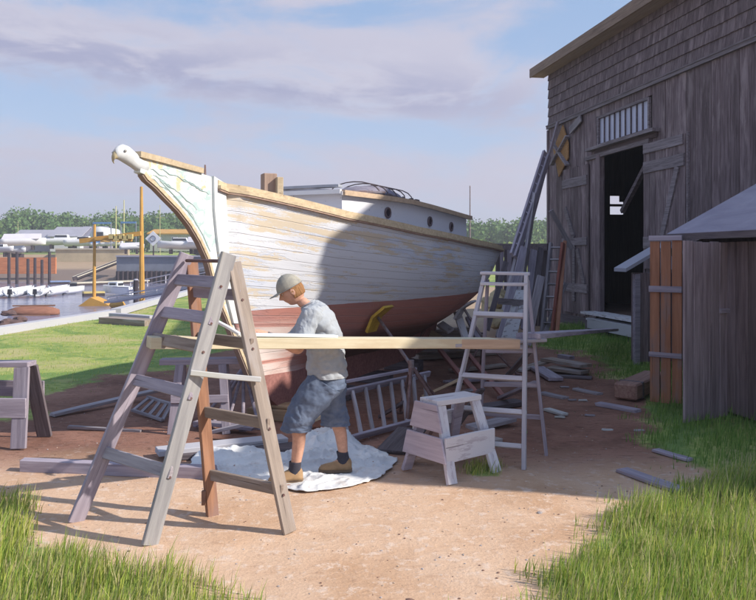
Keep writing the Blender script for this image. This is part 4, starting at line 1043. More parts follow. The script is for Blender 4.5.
# sill and loading step
b = MB(); b.box(((dx0+dx1)/2, -.22, dz0-.02), (dx1-dx0+.5, .50, .05)); b.box(((dx0+dx1)/2+.35, -.36, dz0-.14), (dx1-dx0+.3, .35, .04)); b.build('threshold', WHITEPX, barn, world=False)
b = MB(); b.box(((dx0+dx1)/2+.42, -.56, dz0-.22), (dx1-dx0+.1, .045, .24)); b.build('step_riser', WHITEP, barn, world=False)
b = MB()
for a in (dx0+.1, dx0+1.0, dx1+.2): b.box((a, -.40, .1), (.16,.16,.36))
b.box((LBN/2, .02, .12), (LBN, .12, .26)); b.build('foundation_post', GREYD, barn, world=False)
# unseen lower bay added past the right edge to cast the yard shade
b = MB(); ZA = 6.0
b.prism([(LBN,-.02,0),(LBN,DP,0),(LBN,DP,ZA+.6),(LBN,DP*.5,ZA+1.3),(LBN,-.02,ZA)], (XE-LBN,0,0)); b.build('unseen_shade_bay', BARNV, barn, world=False)
b = MB(); b.prism([(LBN+.05,-.35,ZA-.02),(LBN+.05,DP*.5,ZA+1.38),(LBN+.05,DP*.5,ZA+1.5),(LBN+.05,-.35,ZA+.1)], (XE-LBN+.1,0,0)); b.build('unseen_shade_bay_roof', GREYD, barn, world=False)

# ------------------------------------------------------------ lean-to shed against the barn
S0 = Vector((3.93, 9.5, 0)); shed = thing('lean_to_shed', 'weathered board lean-to shed with sloping grey roof at the right edge', 'shed', S0, RB)
def so2(x, y, z): return wm(shed) @ Vector((x, y, z))
# local: x toward camera along barn direction, y toward barn
SHW = wood('shed_board', (.16,.120,.135), (.33,.27,.295), axis='Z', tint=.4, gs=.8); SHD = wood('shed_board_dark', (.12,.085,.09), (.25,.19,.20), axis='Z', tint=.5)
b = MB(); x = 0
rnd = random.Random(21)
while x < 3.0:
    wd = rnd.uniform(.20,.26); b.box((x+wd/2, 0, 1.02), (wd-.012, .03, 1.96)); x += wd
b.build('board_wall', SHD, shed, world=False)
b = MB(); b.prism([(0,.02,.05),(0,2.85,.05),(0,2.85,3.4),(0,.02,2.0)], (.03,0,0)); b.prism([(3.0,.02,.05),(3.0,2.85,.05),(3.0,2.85,3.4),(3.0,.02,2.0)], (.03,0,0)); b.build('end_wall', SHD, shed, world=False)
m, nt, bs = new_mat('shed_roofing'); v = mapped(nt, (1.2,2.4,2)); nn_ = noise(nt, v, 1, 7, .6, .8); n3 = noise(nt, mapped(nt, (18,18,18)), 1, 4, .6)
nt.links.new(mixc(nt, math_(nt, 'MULTIPLY', n3, .4), ramp(nt, nn_, [(.3,(.27,.245,.32)),(.7,(.40,.37,.45))]), (.2,.18,.23)), bs.inputs[0]); bs.inputs['Roughness'].default_value = .85; bump(nt, bs, math_(nt, 'ADD', nn_, noise(nt, mapped(nt, (.6, 26, 1)), 1, 3, .6)), .6, .03)
sr = math.tan(R(27.6)); b = MB(); rows = []
pts = [(-.18,-.22,2.085),(3.2,-.22,2.085),(3.2,2.93,2.085+sr*3.15),(-.18,2.93,2.085+sr*3.15)]
b.prism(pts, (0,0,.035)); rf = b.build('roof', m, shed, world=False)
b = MB(); b.box((1.5,-.235,2.075), (3.42,.03,.075)); b.build('eave_board', GREYD, rf, world=False)
# door leaf standing open (grey) and the far one (orange brown)
def door2(name, p0, p1, z0, z1, mat, nb, rails, railm, seed, lab=None):
    p0 = Vector(p0); p1 = Vector(p1); d = (p1-p0); L = d.length; rz = math.atan2(d.y, d.x)
    M = Matrix.Translation(Vector((p0.x, p0.y, 0))) @ Matrix.Rotation(rz, 4, 'Z'); rnd = random.Random(seed); b = MB()
    for k in range(nb):
        a = L*k/nb; c = L*(k+1)/nb; b.box(((a+c)/2, rnd.uniform(-.004,.004), (z0+z1)/2+rnd.uniform(-.008,.008)), (c-a-.016, .026, z1-z0-rnd.uniform(0,.02)))
    o = b.build(name, mat, shed, M, world=False, bevel=.003)
    if lab: o['label'] = lab
    for z, h, xa, xb in rails:
        b = MB(); b.box((L*(xa+xb)/2, -.028, z), (L*(xb-xa), .028, h)); b.build('rail', railm, o, M, world=False, bevel=.003)
    return o
door2('door', (3.31,8.19), (3.97,8.60), .02, 2.0, SHW, 5, [(1.22,.05,.78,1.0)], GREYV, 2)
door2('door', (3.385,9.42), (3.70,9.18), .03, 2.03, wood('orange_door', (.27,.12,.07), (.42,.20,.12), axis='Z', tint=.3, blot=(.26,.17,.15), gs=.7), 3, [(1.43,.075,0,1.0),(.62,.06,0,1.0),(2.06,.06,0,1)], GREYV, 4, 'orange brown stained door of three boards')
# little roofed cupboard
cb = thing('tool_cupboard', 'narrow weathered cupboard with small pitched roof between the barn doorway and the orange door', 'cupboard', (4.36,12.7,0), RB+math.pi/2)
b = MB()
for k in range(6): b.box((.12+k*.19, .03, .80), (.18,.03,1.5))
b.box((.045,.16,.8),(.03,.22,1.5)); b.build('board_wall', SHD, cb, world=False)
b = MB(); b.box((-.02,.0,.0+.72),(.09,.09,1.62)); b.build('corner_post', GREYV, cb, world=False)
b = MB(); b.prism([(-.27,-.12,1.63),(.5,-.12,2.05),(1.3,-.12,1.63),(1.3,-.12,1.57),(.5,-.12,1.99),(-.27,-.12,1.57)], (0,.42,0)); b.build('roof', ROOFG, cb, world=False)
# things fixed on / leaning at the barn's far end
def Wl(px, py, off=.05):
    y = wy(px); return Vector((AX-FX*y, y, H-(py-HY)/F*y))-ey*off
t = thing('diamond_board', 'orange brown diamond board with crossed sticks hung on the barn wall', 'board', Wl(565,150))
b = MB(); OB = wood('ochre_board', (.26,.14,.06), (.40,.24,.11)); b.prism([Wl(556.5,150,.07), Wl(566,125,.07), Wl(571.5,143,.07), Wl(571.5,158,.07), Wl(562,177,.07)], -ey*.03); b.build('panel', OB, t)
for a, c in (((556,141),(572,165)),((556,165),(572,136))):
    b = MB(); b.bar(Wl(a[0],a[1],.13), Wl(c[0],c[1],.13), .05, .12, up=ey); b.build('cross_stick', GREY, t)
tag(beam('leaning_pole', Wl(565.5,122,.22), Wl(549,250,.9)-Vector((0,0,.6)), .09, .06, GREYV, None, up=ey), 'long grey pole leaning on the barn wall in front of the diamond board', 'pole')
tag(beam('wall_stick', Wl(573.5,131,.10), Wl(584.5,118,.10), .20, .04, GREY, None, up=ey), 'short grey board nailed slanting on the barn wall right of the diamond board', 'board')
tag(beam('leaning_board', Vector((4.25,18.6,2.95)), Vector((4.85,18.9,2.0)), .12, .04, GREY, None, up=(0,-1,0)), 'short pale board leaning above the red ladder', 'board')
tag(beam('leaning_brace', Vector((4.62,18.6,1.15)), Vector((3.78,17.2,.05)), .10, .05, GREY, None, up=(0,-1,0)), 'grey board leaning down from the barn wall right of the red ladder', 'board')
# ladders
def ladder(name, label, a0, a1, b0, b1, n, rw, rt, mats, rungm, group=None, sq=True, f0=.06, f1=.95):
    """rails a0->a1 and b0->b1"""
    t = thing(name, label, 'ladder', ((Vector(a0)+Vector(b0))/2), 0, group)
    a0, a1, b0, b1 = map(Vector, (a0, a1, b0, b1)); sd = (b0-a0).normalized()
    up = sd
    beam('rail', a0, a1, rw, rt, mats[0], t, up=up); beam('rail', b0, b1, rw, rt, mats[1], t, up=up)
    for k in range(n):
        f = lerp(f0, f1, k/(n-1)); p = a0.lerp(a1, f); q = b0.lerp(b1, f)
        if sq: beam('rung', p, q, rw*.55, .035, rungm, t, up=(a1-a0).normalized())
        else:
            b = MB(); b.tube([p, q], .016, 8); b.build('rung', rungm, t)
    return t
ladder('red_ladder', 'narrow ladder with one dusty red rail leaning against the barn left of its door', P(541,343,17.2), P(551,243,18.6), P(551,343,17.0), P(563,243,18.3), 8, .10, .07, (GREY, REDP), GREY)
tag(beam('red_plank', P(556,343,16.9), P(565,241,18.4), .08, .05, wood('orange_red', (.26,.11,.07), (.40,.20,.13)), None, up=(0,-1,0)), 'narrow orange red plank leaning against the right rail of the red ladder', 'plank')
# tall staging ladder leaning on the barn corner
xt = P(546,152,20.6); xb = P(497,345,16.6)
ladder('extension_ladder', 'tall two stage grey ladder leaning against the far corner of the barn', Vector((2.65,16.7,0)), P(531,195,19.7), Vector((2.95,16.5,0)), P(535,195,19.5), 12, .17, .08, (GREY, GREY), GREYV)
ladder('extension_ladder', 'narrow upper ladder section lashed above the tall ladder at the barn corner', P(512,255,18.1), P(545,152,20.9), P(516,258,17.9), P(549,156,20.7), 10, .15, .07, (GREYV, GREYV), GREYV, f0=.1)
tag(beam('long_plank', P(500,340,15.8), P(524,247,17.8), .16, .04, GREYV, None, up=(0,-1,0)), 'long grey plank leaning beside the foot of the tall ladder, left of the dark boards', 'plank')
# board rack behind
t = thing('board_fence', 'low fence of dark upright boards under a grey rail between the stern and the barn', 'fence', (3.9,19.6,0))
b = MB(); b.bar(P(492,247,20.5), P(548,247,19.5), .12, .18); b.build('top_rail', GREYD, t)
for k in range(13):
    px = 497+k*3.9; o = beam('board', P(px,332+k*.6-8,20.2-k*.05), P(px+1.2,250,20.2-k*.05), .1*.9 if k%3 else .13, .04, GREYD if k > 4 else (GREYV if k % 2 else GREYD), t, up=(0,-1,0))
for k, (xa, ya, xb_, yb, Y0, Y1, w_, mt, lab) in enumerate(((524,330,534,250,17,18.6,.17,GREYV,'wide violet grey board leaning on the dark board fence'),(531,335,541,248,16.8,18.6,.14,GREYD,'dark board leaning on the fence just left of the red ladder'),(527,345,541,276,14.8,15.4,.16,GREY,'short grey board leaning nearer than the dark boards, left of the red ladder'),(487,330,506,262,16,17,.12,GREYD,'dark narrow board leaning beside the stern of the sailboat'))):
    tag(beam('leaning_board', P(xa,ya,Y0), P(xb_,yb,Y1), w_, .04, mt, None, up=(0,-1,0)), lab, 'board', 'boards leaning at the barn corner')
# white plate with a hole
t = thing('pierced_board', 'wide pale board with a dark square hole leaning between the stepladder and the barn', 'board', (2.45,14.2,0))
a = P(500,344,14.0); c = P(517,290,14.8); d = P(528,290,14.7); e = P(515,344,13.9); ln = -Vector((.25,-1,.0)).normalized()*.04
def quadhole(t):
    b = MB(); e0, e1 = (e-a), (d-c); 
    def q(u, v): return (a+e0*u).lerp(c+e1*u, v)
    for (u0,u1,v0,v1) in ((0,.35,0,1),(.62,1,0,1),(.35,.62,0,.52),(.35,.62,.68,1)):
        b.prism([q(u0,v0), q(u1,v0), q(u1,v1), q(u0,v1)], ln)
    return b
quadhole(t).build('panel', WHITEPX, t)
b = MB(); b.bar(P(498,301,14.6), P(524,303,14.5), .05, .12); b.build('cross_batten', GREY, t)
# rubble bank behind the stern
rr_ = random.Random(5)
for k in range(7):
    px = rr_.uniform(489, 512); py = rr_.uniform(262, 318); 
for k,(px,py,Y,sx_,lab) in enumerate(((494,306,18,.3,'tan stone on the bank behind the stern, leftmost'),(503,300,19.5,.33,'tan stone on the bank behind the stern, topmost'),(508,315,17.5,.28,'tan stone on the bank behind the stern, nearest the pierced board'),(498,320,16.5,.24,'tan stone on the bank behind the stern, lowest'))):
    rock(lab, P(px,py,Y), (sx_,.3,sx_*.8), 20+k, mat=plain('tan_stone', (.50,.40,.24), .9, scale=3, bmp=.5), group='tan stones behind the stern')
b = MB(); 
# ------------------------------------------------------------ big trestle at left
A1, Af = Vector((-1.385,5.46,1.84)), G(75,522); Bt, Bf = Vector((-.985,4.95,1.84)), G(150,546)
Ct, Cf = Vector((-1.36,5.50,1.80)), G(213,516); Dt, Df = Vector((-.955,4.99,1.80)), G(290,533)
tr = thing('trestle_ladder', 'big splayed wooden trestle ladder in the left foreground holding the plank', 'trestle', (-1.3,5.1,0))
def mlerp(a, b_, f): return a.lerp(b_, f)
PALEG = wood('pale_green_grey', (.27,.265,.28), (.44,.435,.44), blot=(.38,.37,.34), tint=.15)
rail_up = (Bt-A1).normalized()
wideA = lambda t_, f_: None
beam('rail', A1+(A1-Af).normalized()*.02, Af, .105, .036, GREYV, tr, up=rail_up, ends=.006)
beam('rail', Bt+(Bt-Bf).normalized()*.02, Bf, .105, .036, PALEG, tr, up=rail_up, ends=.006)
beam('rail', Ct, Cf, .085, .040, ORANGEW, tr, up=rail_up, ends=.006)
beam('rail', Dt, Df, .095, .036, wood('taupe_wood', (.20,.165,.145), (.34,.285,.245), blot=(.30,.27,.26)), tr, up=rail_up, ends=.006)
dA = (Af-A1).normalized()
for k, f in enumerate((.09,.215,.315,.475,.745)):
    beam('rung', mlerp(A1,Af,f)-rail_up*.02, mlerp(Bt,Bf,f+.006)+rail_up*.02, .032 if k else .032, .082, [GREYV,GREYV,BROWNGREY,GREYV,GREY][k], tr, up=dA, ends=.004)
dC = (Cf-Ct).normalized()
for k, f in enumerate((.12,.30,.595,.84)):
    beam('rung', mlerp(Ct,Cf,f)-rail_up*.02, mlerp(Dt,Df,f)+rail_up*.02, .032, .075, [GREYV,BROWNGREY,BROWNGREY,BROWNGREY][k], tr, up=dC, ends=.004)
beam('spreader', mlerp(Bt,Bf,.405)+Vector((-.03,-.05,0)), mlerp(Dt,Df,.425)+Vector((.03,-.05,0)), .02, .035, PALE, tr, up=(0,0,1))
b = MB(); b.tube([A1+Vector((.01,-.03,-.03)), Bt+Vector((.01,.0,-.03))], .012, 8); b.build('hinge_rod', RUST, tr)
fn_ = dA.cross(rail_up).normalized(); fn_ = fn_ if fn_.y < 0 else -fn_
for (t_, f_, fs_) in ((Bt,Bf,(.09,.22,.32,.48,.75)), (Dt,Df,(.12,.30,.595,.84))):
    for f in fs_:
        q = mlerp(t_, f_, f)+rail_up*.019+(f_-t_).normalized()*.03
        for o_ in (-.0, ):
            b = MB(); b.tube([q, q+rail_up*.008], [.010,.008], 8); b.build('bolt', RUST, tr)
b = MB(); b.box(Cf+(Ct-Cf)*.075+Vector((-.045,-.03,0)), (.03,.03,.10)); b.build('splice_block', ORANGEW, tr)
# ------------------------------------------------------------ right stepladder
PS = wood('stepladder_paint', (.40,.38,.43), (.56,.54,.60), blot=(.50,.50,.54), tint=.12)
st_ = thing('stepladder', 'pale grey wooden stepladder standing open beside the stern, holding the right end of the plank', 'stepladder', (1.1,6.9,0))
fl0, fl1 = Vector((.99,7.02,1.66)), Vector((.56,6.74,0)); fr0, fr1 = Vector((1.352,6.90,1.66)), Vector((1.256,6.50,0))
rl0, rl1 = Vector((1.03,7.08,1.62)), Vector((.98,7.32,0)); rr0, rr1 = Vector((1.375,6.96,1.62)), Vector((1.555,6.97,0))
su_ = (fr0-fl0).normalized()
beam('front_rail', fl0, fl1, .075, .032, PS, st_, up=su_); beam('front_rail', fr0, fr1, .085, .034, PS, st_, up=su_)
beam('rear_leg', rl0, rl1, .05, .028, GREYV, st_, up=su_); beam('rear_leg', rr0, rr1, .055, .028, GREYV, st_, up=su_)
dF = (fr1-fr0).normalized()
for f in (.045,.215,.385,.545,.715,.885):
    beam('step', fl0.lerp(fl1, f)-su_*.015, fr0.lerp(fr1, f-.0)+su_*.015, .10 if f < .1 else .07, .042 if f > .1 else .03, PS, st_, up=(0,0,1) if f < .1 else (0,.4,1))
for f in (.42,.62,.80):
    beam('rear_bar', rl0.lerp(rl1, f), rr0.lerp(rr1, f-.02), .025, .045, GREYV, st_, up=(0,0,1))
beam('top_cap', fl0+Vector((-.03,.03,.02)), fr0+Vector((.04,.03,.02)), .13, .028, PS, st_)
# ------------------------------------------------------------ planks spanning
pl = beam('spanning_plank', Vector((-1.60,5.27,1.245)), Vector((1.02,6.64,1.075)), .15, .082, YELW, None)
tag(pl, 'long pale yellow plank spanning from the left trestle to the right stepladder', 'plank')
b = MB()
MM = pl.matrix_world.copy(); MM = WM[pl.name]
for xx, ln_, mat_, nm in ((1.40, .62, wood('burnt_wood', (.38,.25,.18), (.52,.37,.27)), 'brown_end'), (-1.34, .14, BROWNGREY, 'grey_end')):
    b = MB(); b.box((xx, 0, 0), (ln_*1.0, .152, .084)); b.build(nm, mat_, pl, MM, world=False, bevel=.004)
tag(beam('grey_plank', Vector((.62,6.42,1.085)), Vector((1.50,6.92,1.075)), .14, .03, GREY, None), 'short grey plank overlapping the right end of the yellow plank on the stepladder', 'plank')
tag(beam('ramp_plank', Vector((1.36,6.84,1.115)), P(613,329.5,15.6), .22, .05, GREYV, None), 'long grey plank running from the stepladder to the barn doorstep', 'plank')
wb = beam('white_board', Vector((-1.03,5.56,1.262)), Vector((-.33,5.93,1.215)), .085, .022, plain('fresh_white_paint', (.74,.78,.80), .5, var=.06), None)
tag(wb, 'narrow freshly painted white board lying on top of the yellow plank', 'board')
tag(beam('white_stick', P(216,321,5.62), P(240,334.5,5.5), .03, .022, WHP, None), 'thin white stick slanting onto the plank behind the right leg of the trestle', 'stick')

# ------------------------------------------------------------ sawhorses
def sawhorse(label, cen, rz, L, Wd, Hh, mats, top=(.10,.05), aprons=((0,.32,.26),), ends=((1,.80,.20),(1,.42,.2)), legs=.09, splay=.06, over=.03):
    t = thing('sawhorse', label, 'sawhorse', cen, rz, None); M = wm(t)
    def V(x, y, z): return M @ Vector((x, y, z))
    tw = top[0]
    beam('top_board', V(-L/2-over,0,Hh-top[1]/2), V(L/2+over,0,Hh-top[1]/2), tw*2, top[1], mats[0], t)
    k = 0
    for sx_ in (-1, 1):
        for sy in (-1, 1):
            beam('leg', V(sx_*(L/2-.03), sy*tw*.8, Hh-top[1]), V(sx_*(L/2+splay-.03), sy*Wd/2, 0), legs, .035, mats[1+(k % 2)], t, up=(M.to_3x3() @ Vector((0,1,0))), ends=.004); k += 1
    for sy, zc, hh in aprons:
        s_ = -1 if sy == 0 else 1
        f = (Hh-zc)/Hh; yy = s_*(lerp(tw*.8, Wd/2, f)+.03); xx = L/2+splay*f-.03+legs/2
        beam('side_board', V(-xx,yy,zc), V(xx,yy,zc), .025, hh, mats[0], t, up=(0,0,1))
    for sx_, fz, hh in ends:
        zc = Hh*fz; f = 1-fz; yy = lerp(tw*.8, Wd/2, f)+.04; xx = sx_*(L/2+splay*f-.03+legs/2+.012)
        b = MB(); y1 = yy+ -(hh/2)*(Wd/2-tw*.8)/Hh; y2 = yy+(hh/2)*(Wd/2-tw*.8)/Hh
        b.prism([V(xx,-y1,zc+hh/2), V(xx,y1,zc+hh/2), V(xx,y2,zc-hh/2), V(xx,-y2,zc-hh/2)], (M.to_3x3() @ Vector((sx_*.022,0,0))))
        o = b.build('end_board', mats[2], t, bevel=.003)
    return t
LILW = wood('lilac_white_wood', (.44,.40,.45), (.62,.58,.62), axis='X', paint=(.66,.64,.68), pamt=.5, tint=.1)
LILX = wood('lilac_end_wood', (.36,.31,.38), (.52,.46,.53), axis='Y', tint=.15)
sh = sawhorse('squat lilac white sawhorse in the middle foreground, right of the white tarp', (.625,6.47,0), R(38), .46, .56, .645, (LILW,LILW,LILX), aprons=((0,.265,.21),(1,.42,.12)), ends=((-1,.79,.22),(-1,.41,.20)), top=(.11,.045), legs=.10)
sh2 = sawhorse('weathered grey sawhorse cut off by the left edge of the picture', (-4.12,7.5,0), R(-3), 1.35, .52, .80, (GREYV,GREYV,GREYD), aprons=((0,.375,.19),(1,.5,.16)), ends=(), top=(.09,.05), legs=.15)
sh3 = sawhorse('grey sawhorse standing behind the left trestle', (-1.86,8.0,0), R(4), .50, .42, .76, (GREYV,GREYV,GREYV), aprons=((0,.36,.08),), ends=(), top=(.08,.06), legs=.085, over=.18)

# ------------------------------------------------------------ ladder lying tilted beside the keel
ladder('lying_ladder', 'grey ladder lying tilted beside the keel, right of the person', G(330,444,.06), G(432,417,.06), Vector((-.62,7.93,.35)), Vector((.62,9.1,.42)), 9, .07, .035, (GREYV, GREYV), GREY, f0=.05, f1=.95)
tag(beam('loose_rail', Vector((-.62,8.05,.45)), Vector((.45,9.0,.50)), .05, .03, GREYV, None), 'thin grey rail lying above the tilted ladder against the keel', 'rail')
# small broken ladder scrap behind the trestle
t = thing('slatted_scrap', 'short broken slatted frame lying on the dirt behind the left trestle', 'frame', G(148,412))
a, c, d, e = G(132,412,.03)+Vector((0,0,.02)), G(163,420,.03), G(146,398,.12), G(170,408,.18)
beam('side', a, c, .04, .03, GREY, t); beam('side', G(148,397,.12), G(172,404,.16), .04, .03, GREY, t)
for f in (.05,.3,.55,.8,.98): beam('slat', a.lerp(c, f), G(148,397,.12).lerp(G(172,404,.16), f), .045, .02, GREY, t)
# ------------------------------------------------------------ boards on the ground
def gb(label, x0, y0, x1, y1, w_, t_, mat, z0=0, z1=None, cat='board', name='loose_board', group='loose boards on the dirt'):
    z1 = z0 if z1 is None else z1
    a = G(x0, y0, z0+t_/2)+Vector((0,0,0)); c = G(x1, y1, z1+t_/2)
    tag(beam(name, a, c, w_, t_, mat, None, ends=.012), label, cat, group)
gb('heavy grey timber lying along the shade edge behind the foot of the left trestle', 22, 465, 216, 472, .10, .10, GREYV, cat='timber')
gb('long grey board running back from the left sawhorse toward the grey sawhorse', 52, 415, 158, 390, .12, .035, GREY, .0, .10)
gb('thin grey stick lying on the dirt between the left sawhorse and the trestle', 68, 427, 142, 431, .045, .03, GREY)
gb('broad white plank lying behind the trestle legs, beyond the tarp', 158, 452, 285, 438, .20, .05, WHITEP, .04)
gb('dark timber lying under the broad white plank', 170, 455, 300, 447, .26, .05, GREYD)
gb('grey board lying nearest the right hand grass', 622, 470, 684, 491, .13, .03, GREYV)
gb('short grey board lying in front of the lean-to shed', 655, 450, 691, 460, .09, .025, GREYV)
gb('grey board lying on the dirt before the reddish timber', 598, 404, 638, 411, .13, .04, GREYV)
gb('small pale board farther left than the reddish timber', 575, 389, 600, 394, .10, .03, GREY)
gb('small pale board at the right foot of the stepladder', 542, 393, 566, 398, .12, .03, GREY)
gb('pale wood scrap lying below the small board at the foot of the stepladder', 547, 409, 565, 415, .10, .03, PALE)
gb('longest board of the scrap pile right of the stepladder', 546, 359, 586, 366, .26, .05, BROWNGREY, .12)
gb('middle board of the scrap pile right of the stepladder', 550, 368, 585, 372, .30, .05, BROWNGREY, .04)
gb('tilted short board at the left of the scrap pile beside the stepladder', 537, 368, 556, 379, .22, .05, GREYV, .03, .02)
gb('small block on the grass above the scrap pile', 560, 356, 572, 358, .12, .06, GREYV, .08)
gb('dark offcut under the scrap pile', 556, 376, 592, 378, .16, .03, GREYD, .0)
for k, (px, py, l) in enumerate(((565,388,'above the small pale board'),(583,401,'left of the board before the reddish timber'),(573,401,'right of the stepladder foot'),(560,418,'nearest the stepladder foot'),(590,416,'alone on the bare dirt'),(608,431,'in the middle of the shaded dirt'),(640,432,'left of the lean-to door'))):
    q = G(px, py); rr2 = random.Random(k); tag(beam('wood_chip', q+Vector((-.06,0,.012)), q+Vector((.05,.03*rr2.uniform(-1,1),.012)), .04, .018, PALE if k % 2 else GREY, None, ends=.01), 'small wood chip lying '+l, 'wood chip', 'wood chips on the shaded dirt')
# reddish timber beside the orange door
t = thing('reddish_timber', 'thick reddish baulk of timber lying in the grass beside the orange door', 'timber', G(635,388))
RT = wood('reddish_baulk', (.20,.11,.09), (.36,.23,.19)); a, c = G(625,392,.12), G(655,378,.16)
beam('baulk', a, c, .30, .20, RT, t, bev=.02); beam('band', a.lerp(c,.18), a.lerp(c,.24), .31, .21, GREYD, t)
# lumber behind, under the stern
for k, (x0,y0,z0,x1,y1,z1,Y0,Y1,w_,mt,l) in enumerate((
    (417,326,0,446,343,0,13.6,13.0,.16,TANW,'tan plank slanting on the lumber stack beneath the stern'),
    (440,324,0,451,331,0,13.2,13.0,.15,WHITEPX,'short white plank end on the lumber stack beneath the stern'),
    (418,336,0,462,334,0,13.3,13.8,.20,GREY,'level grey plank on the lumber stack beneath the stern'),
    (414,342,0,470,341,0,13.2,13.6,.5,BROWNGREY,'broad brown plank lowest in the lumber stack beneath the stern'),
    (457,312,0,466,340,0,12.3,12.0,.12,WHITEPX,'pale prop leaning against the red bottom near the stern'),
    (468,318,0,482,345,0,13.3,12.0,.10,GREYV,'violet grey plank leaning right of the pale prop'),
    (440,350,0,475,392,0,12,9.4,.07,REDRAIL,'dusty red bar slanting down behind the left rail of the stepladder'),
    (466,352,0,503,396,0,11.5,9.6,.06,REDRAIL,'dusty red bar slanting behind the middle of the stepladder'))):
    tag(beam('leaning_lumber', P(x0,y0,Y0), P(x1,y1,Y1), w_, .05, mt, None, up=(0,-.7,.7)), l, 'lumber', 'lumber under the stern')
t = thing('lumber_stack', 'dark timber stack lying on the ground beneath the stern', 'lumber', (1.3,13.6,0))
for k in range(5): beam('timber', Vector((.6-.05*k,13.4+.1*(k%2),.06+.1*k)), Vector((2.2-.1*k,14.2,.06+.1*k)), .5-.06*k, .09, GREYD if k % 2 else BROWNGREY, t)
for k, (x0,y0,z0,x1,y1,z1,w_,mt,l) in enumerate((
    (432,404,.0,470,392,.25,.10,GREY,'grey board lying propped between the squat sawhorse and the keel'),
    (424,398,.0,462,380,.3,.07,TANW,'tan batten lying behind the squat sawhorse under the hull'),
    (446,384,.05,500,378,.05,.16,GREYV,'violet grey plank on the ground beyond the stepladder'),
    (452,372,.02,505,366,.02,.2,BROWNGREY,'brown plank farthest back on the ground under the stern'),
    (500,400,.02,536,384,.45,.08,GREYV,'thin board tilted up behind the right rail of the stepladder'),
    (505,380,.0,530,352,.6,.09,GREY,'grey board standing up from the dirt behind the stepladder'),
    (518,372,.0,548,362,.1,.16,BROWNGREY,'brown board lying left of the scrap pile behind the stepladder'),
    (380,418,.0,404,404,.2,.08,GREYD,'dark batten between the tilted ladder and the boat stand'),
    (300,428,.0,330,415,.15,.10,TANW,'tan board end beside the keel block behind the legs of the person'),
    (196,424,.05,256,430,.05,.14,GREYV,'grey board lying under the splayed boat stand behind the trestle'),
    (205,436,.03,262,422,.2,.07,GREY,'thin board crossing the splayed boat stand behind the trestle'))):
    tag(beam('loose_board', G(x0,y0,z0)+Vector((0,0,.02)), G(x1,y1,z1)+Vector((0,0,.02)), w_, .035, mt, None, ends=.012), l, 'board', 'boards lying around the hull')
# dark boards and clutter behind the right sawhorse / ladder
gb('dark board leaning on the ground left of the squat sawhorse', 392, 452, 412, 430, .30, .04, GREYD, .0, .06)
gb('pale plank lying under the stepladder', 470, 428, 512, 418, .20, .04, GREY, .0, .06)
gb('dark plank lying beyond the stepladder feet', 452, 412, 520, 402, .22, .05, GREYD)
gb('brown offcut lying beneath the stepladder', 462, 446, 498, 440, .15, .05, BROWNGREY)
tag(beam('propped_board', G(410,468,.02)+Vector((.0,.22,0)), G(440,430,.42)+Vector((.05,.55,0)), .14, .03, wood('dark_red_board', (.14,.08,.075), (.24,.15,.13)), None), 'dark reddish board propped behind the left end of the squat sawhorse', 'board')
tag(beam('slanting_board', G(447,455,.0)+Vector((0,.3,.02)), Vector((.95,6.95,.62)), .10, .025, GREYD, None), 'dark board slanting inside the squat sawhorse', 'board')
# ------------------------------------------------------------ tarp
poly = [(G(x,y).x, G(x,y).y) for x,y in ((190,466),(193,458),(214,459),(240,456),(262,462),(290,452),(304,438),(322,430),(342,434),(362,448),(385,452),(397,462),(380,478),(352,488),(310,493),(278,491),(240,482),(205,476))]
tcx, tcy = -.70, 6.70; NA, NR = 300, 80; vs = []; fs = []
def rayhit(a):
    d = (math.cos(a), math.sin(a)); best = .1
    for i in range(len(poly)):
        x0, y0 = poly[i][0]-tcx, poly[i][1]-tcy; x1, y1 = poly[(i+1)%len(poly)][0]-tcx, poly[(i+1)%len(poly)][1]-tcy
        den_ = d[0]*(y1-y0)-d[1]*(x1-x0)
        if abs(den_) < 1e-9: continue
        t_ = (x0*(y1-y0)-y0*(x1-x0))/den_; u_ = (x0*d[1]-y0*d[0])/den_
        if t_ > 0 and 0 <= u_ <= 1: best = max(best, t_)
    return best
rad_ = [rayhit(2*math.pi*k/NA) for k in range(NA)]
rad_ = [sum(rad_[(k+q) % NA] for q in (-3,-2,-1,0,1,2,3))/7*(1+.035*math.sin(k*.33)*mn.noise(Vector((k*.05,0,0)))*2+.02*mn.noise(Vector((k*.3,3,0)))) for k in range(NA)]
for i in range(NR+1):
    for k in range(NA):
        r_ = rad_[k]*i/NR; a_ = 2*math.pi*k/NA; x, y = tcx+r_*math.cos(a_), tcy+r_*math.sin(a_)
        q = Vector((x*1.3, y*2.2, 4)); sd_ = rad_[k]*(1-i/NR)
        r1 = 1-abs(mn.noise(q+Vector((mn.noise(q*1.3)*1.2, 0, 0)))*2.2); r2 = 1-abs(mn.noise(Vector((x*5+y*2, y*4-x*2, 9)))*2.4)
        r3 = 1-abs(mn.noise(Vector((x*3-y*4, y*3+x*5, 2)))*2.6); h = .012+.050*max(0, r1)**4+.022*max(0, r2)**4+.014*max(0, r3)**4+.006*mn.noise(Vector((x*22, y*22, 0)))
        h += .09*math.exp(-(((x+.45)/.28)**2+((y-7.2)/.30)**2))*(1+.7*mn.noise(Vector((x*5,y*5,2)))); h += .06*math.exp(-(((x+1.3)/.4)**2+((y-6.75)/.15)**2))
        edge = min(1, sd_/.12); flat = 1-.95*max(math.exp(-(((x+.70)/.2)**2+((y-6.10)/.14)**2)), math.exp(-(((x+.37)/.2)**2+((y-6.42)/.13)**2)))
        vs.append((x, y, terrain(x, y)+.010+h*(.25+.75*edge)*flat))
fs = [(i*NA+k, i*NA+(k+1)%NA, (i+1)*NA+(k+1)%NA, (i+1)*NA+k) for i in range(NR) for k in range(NA)]
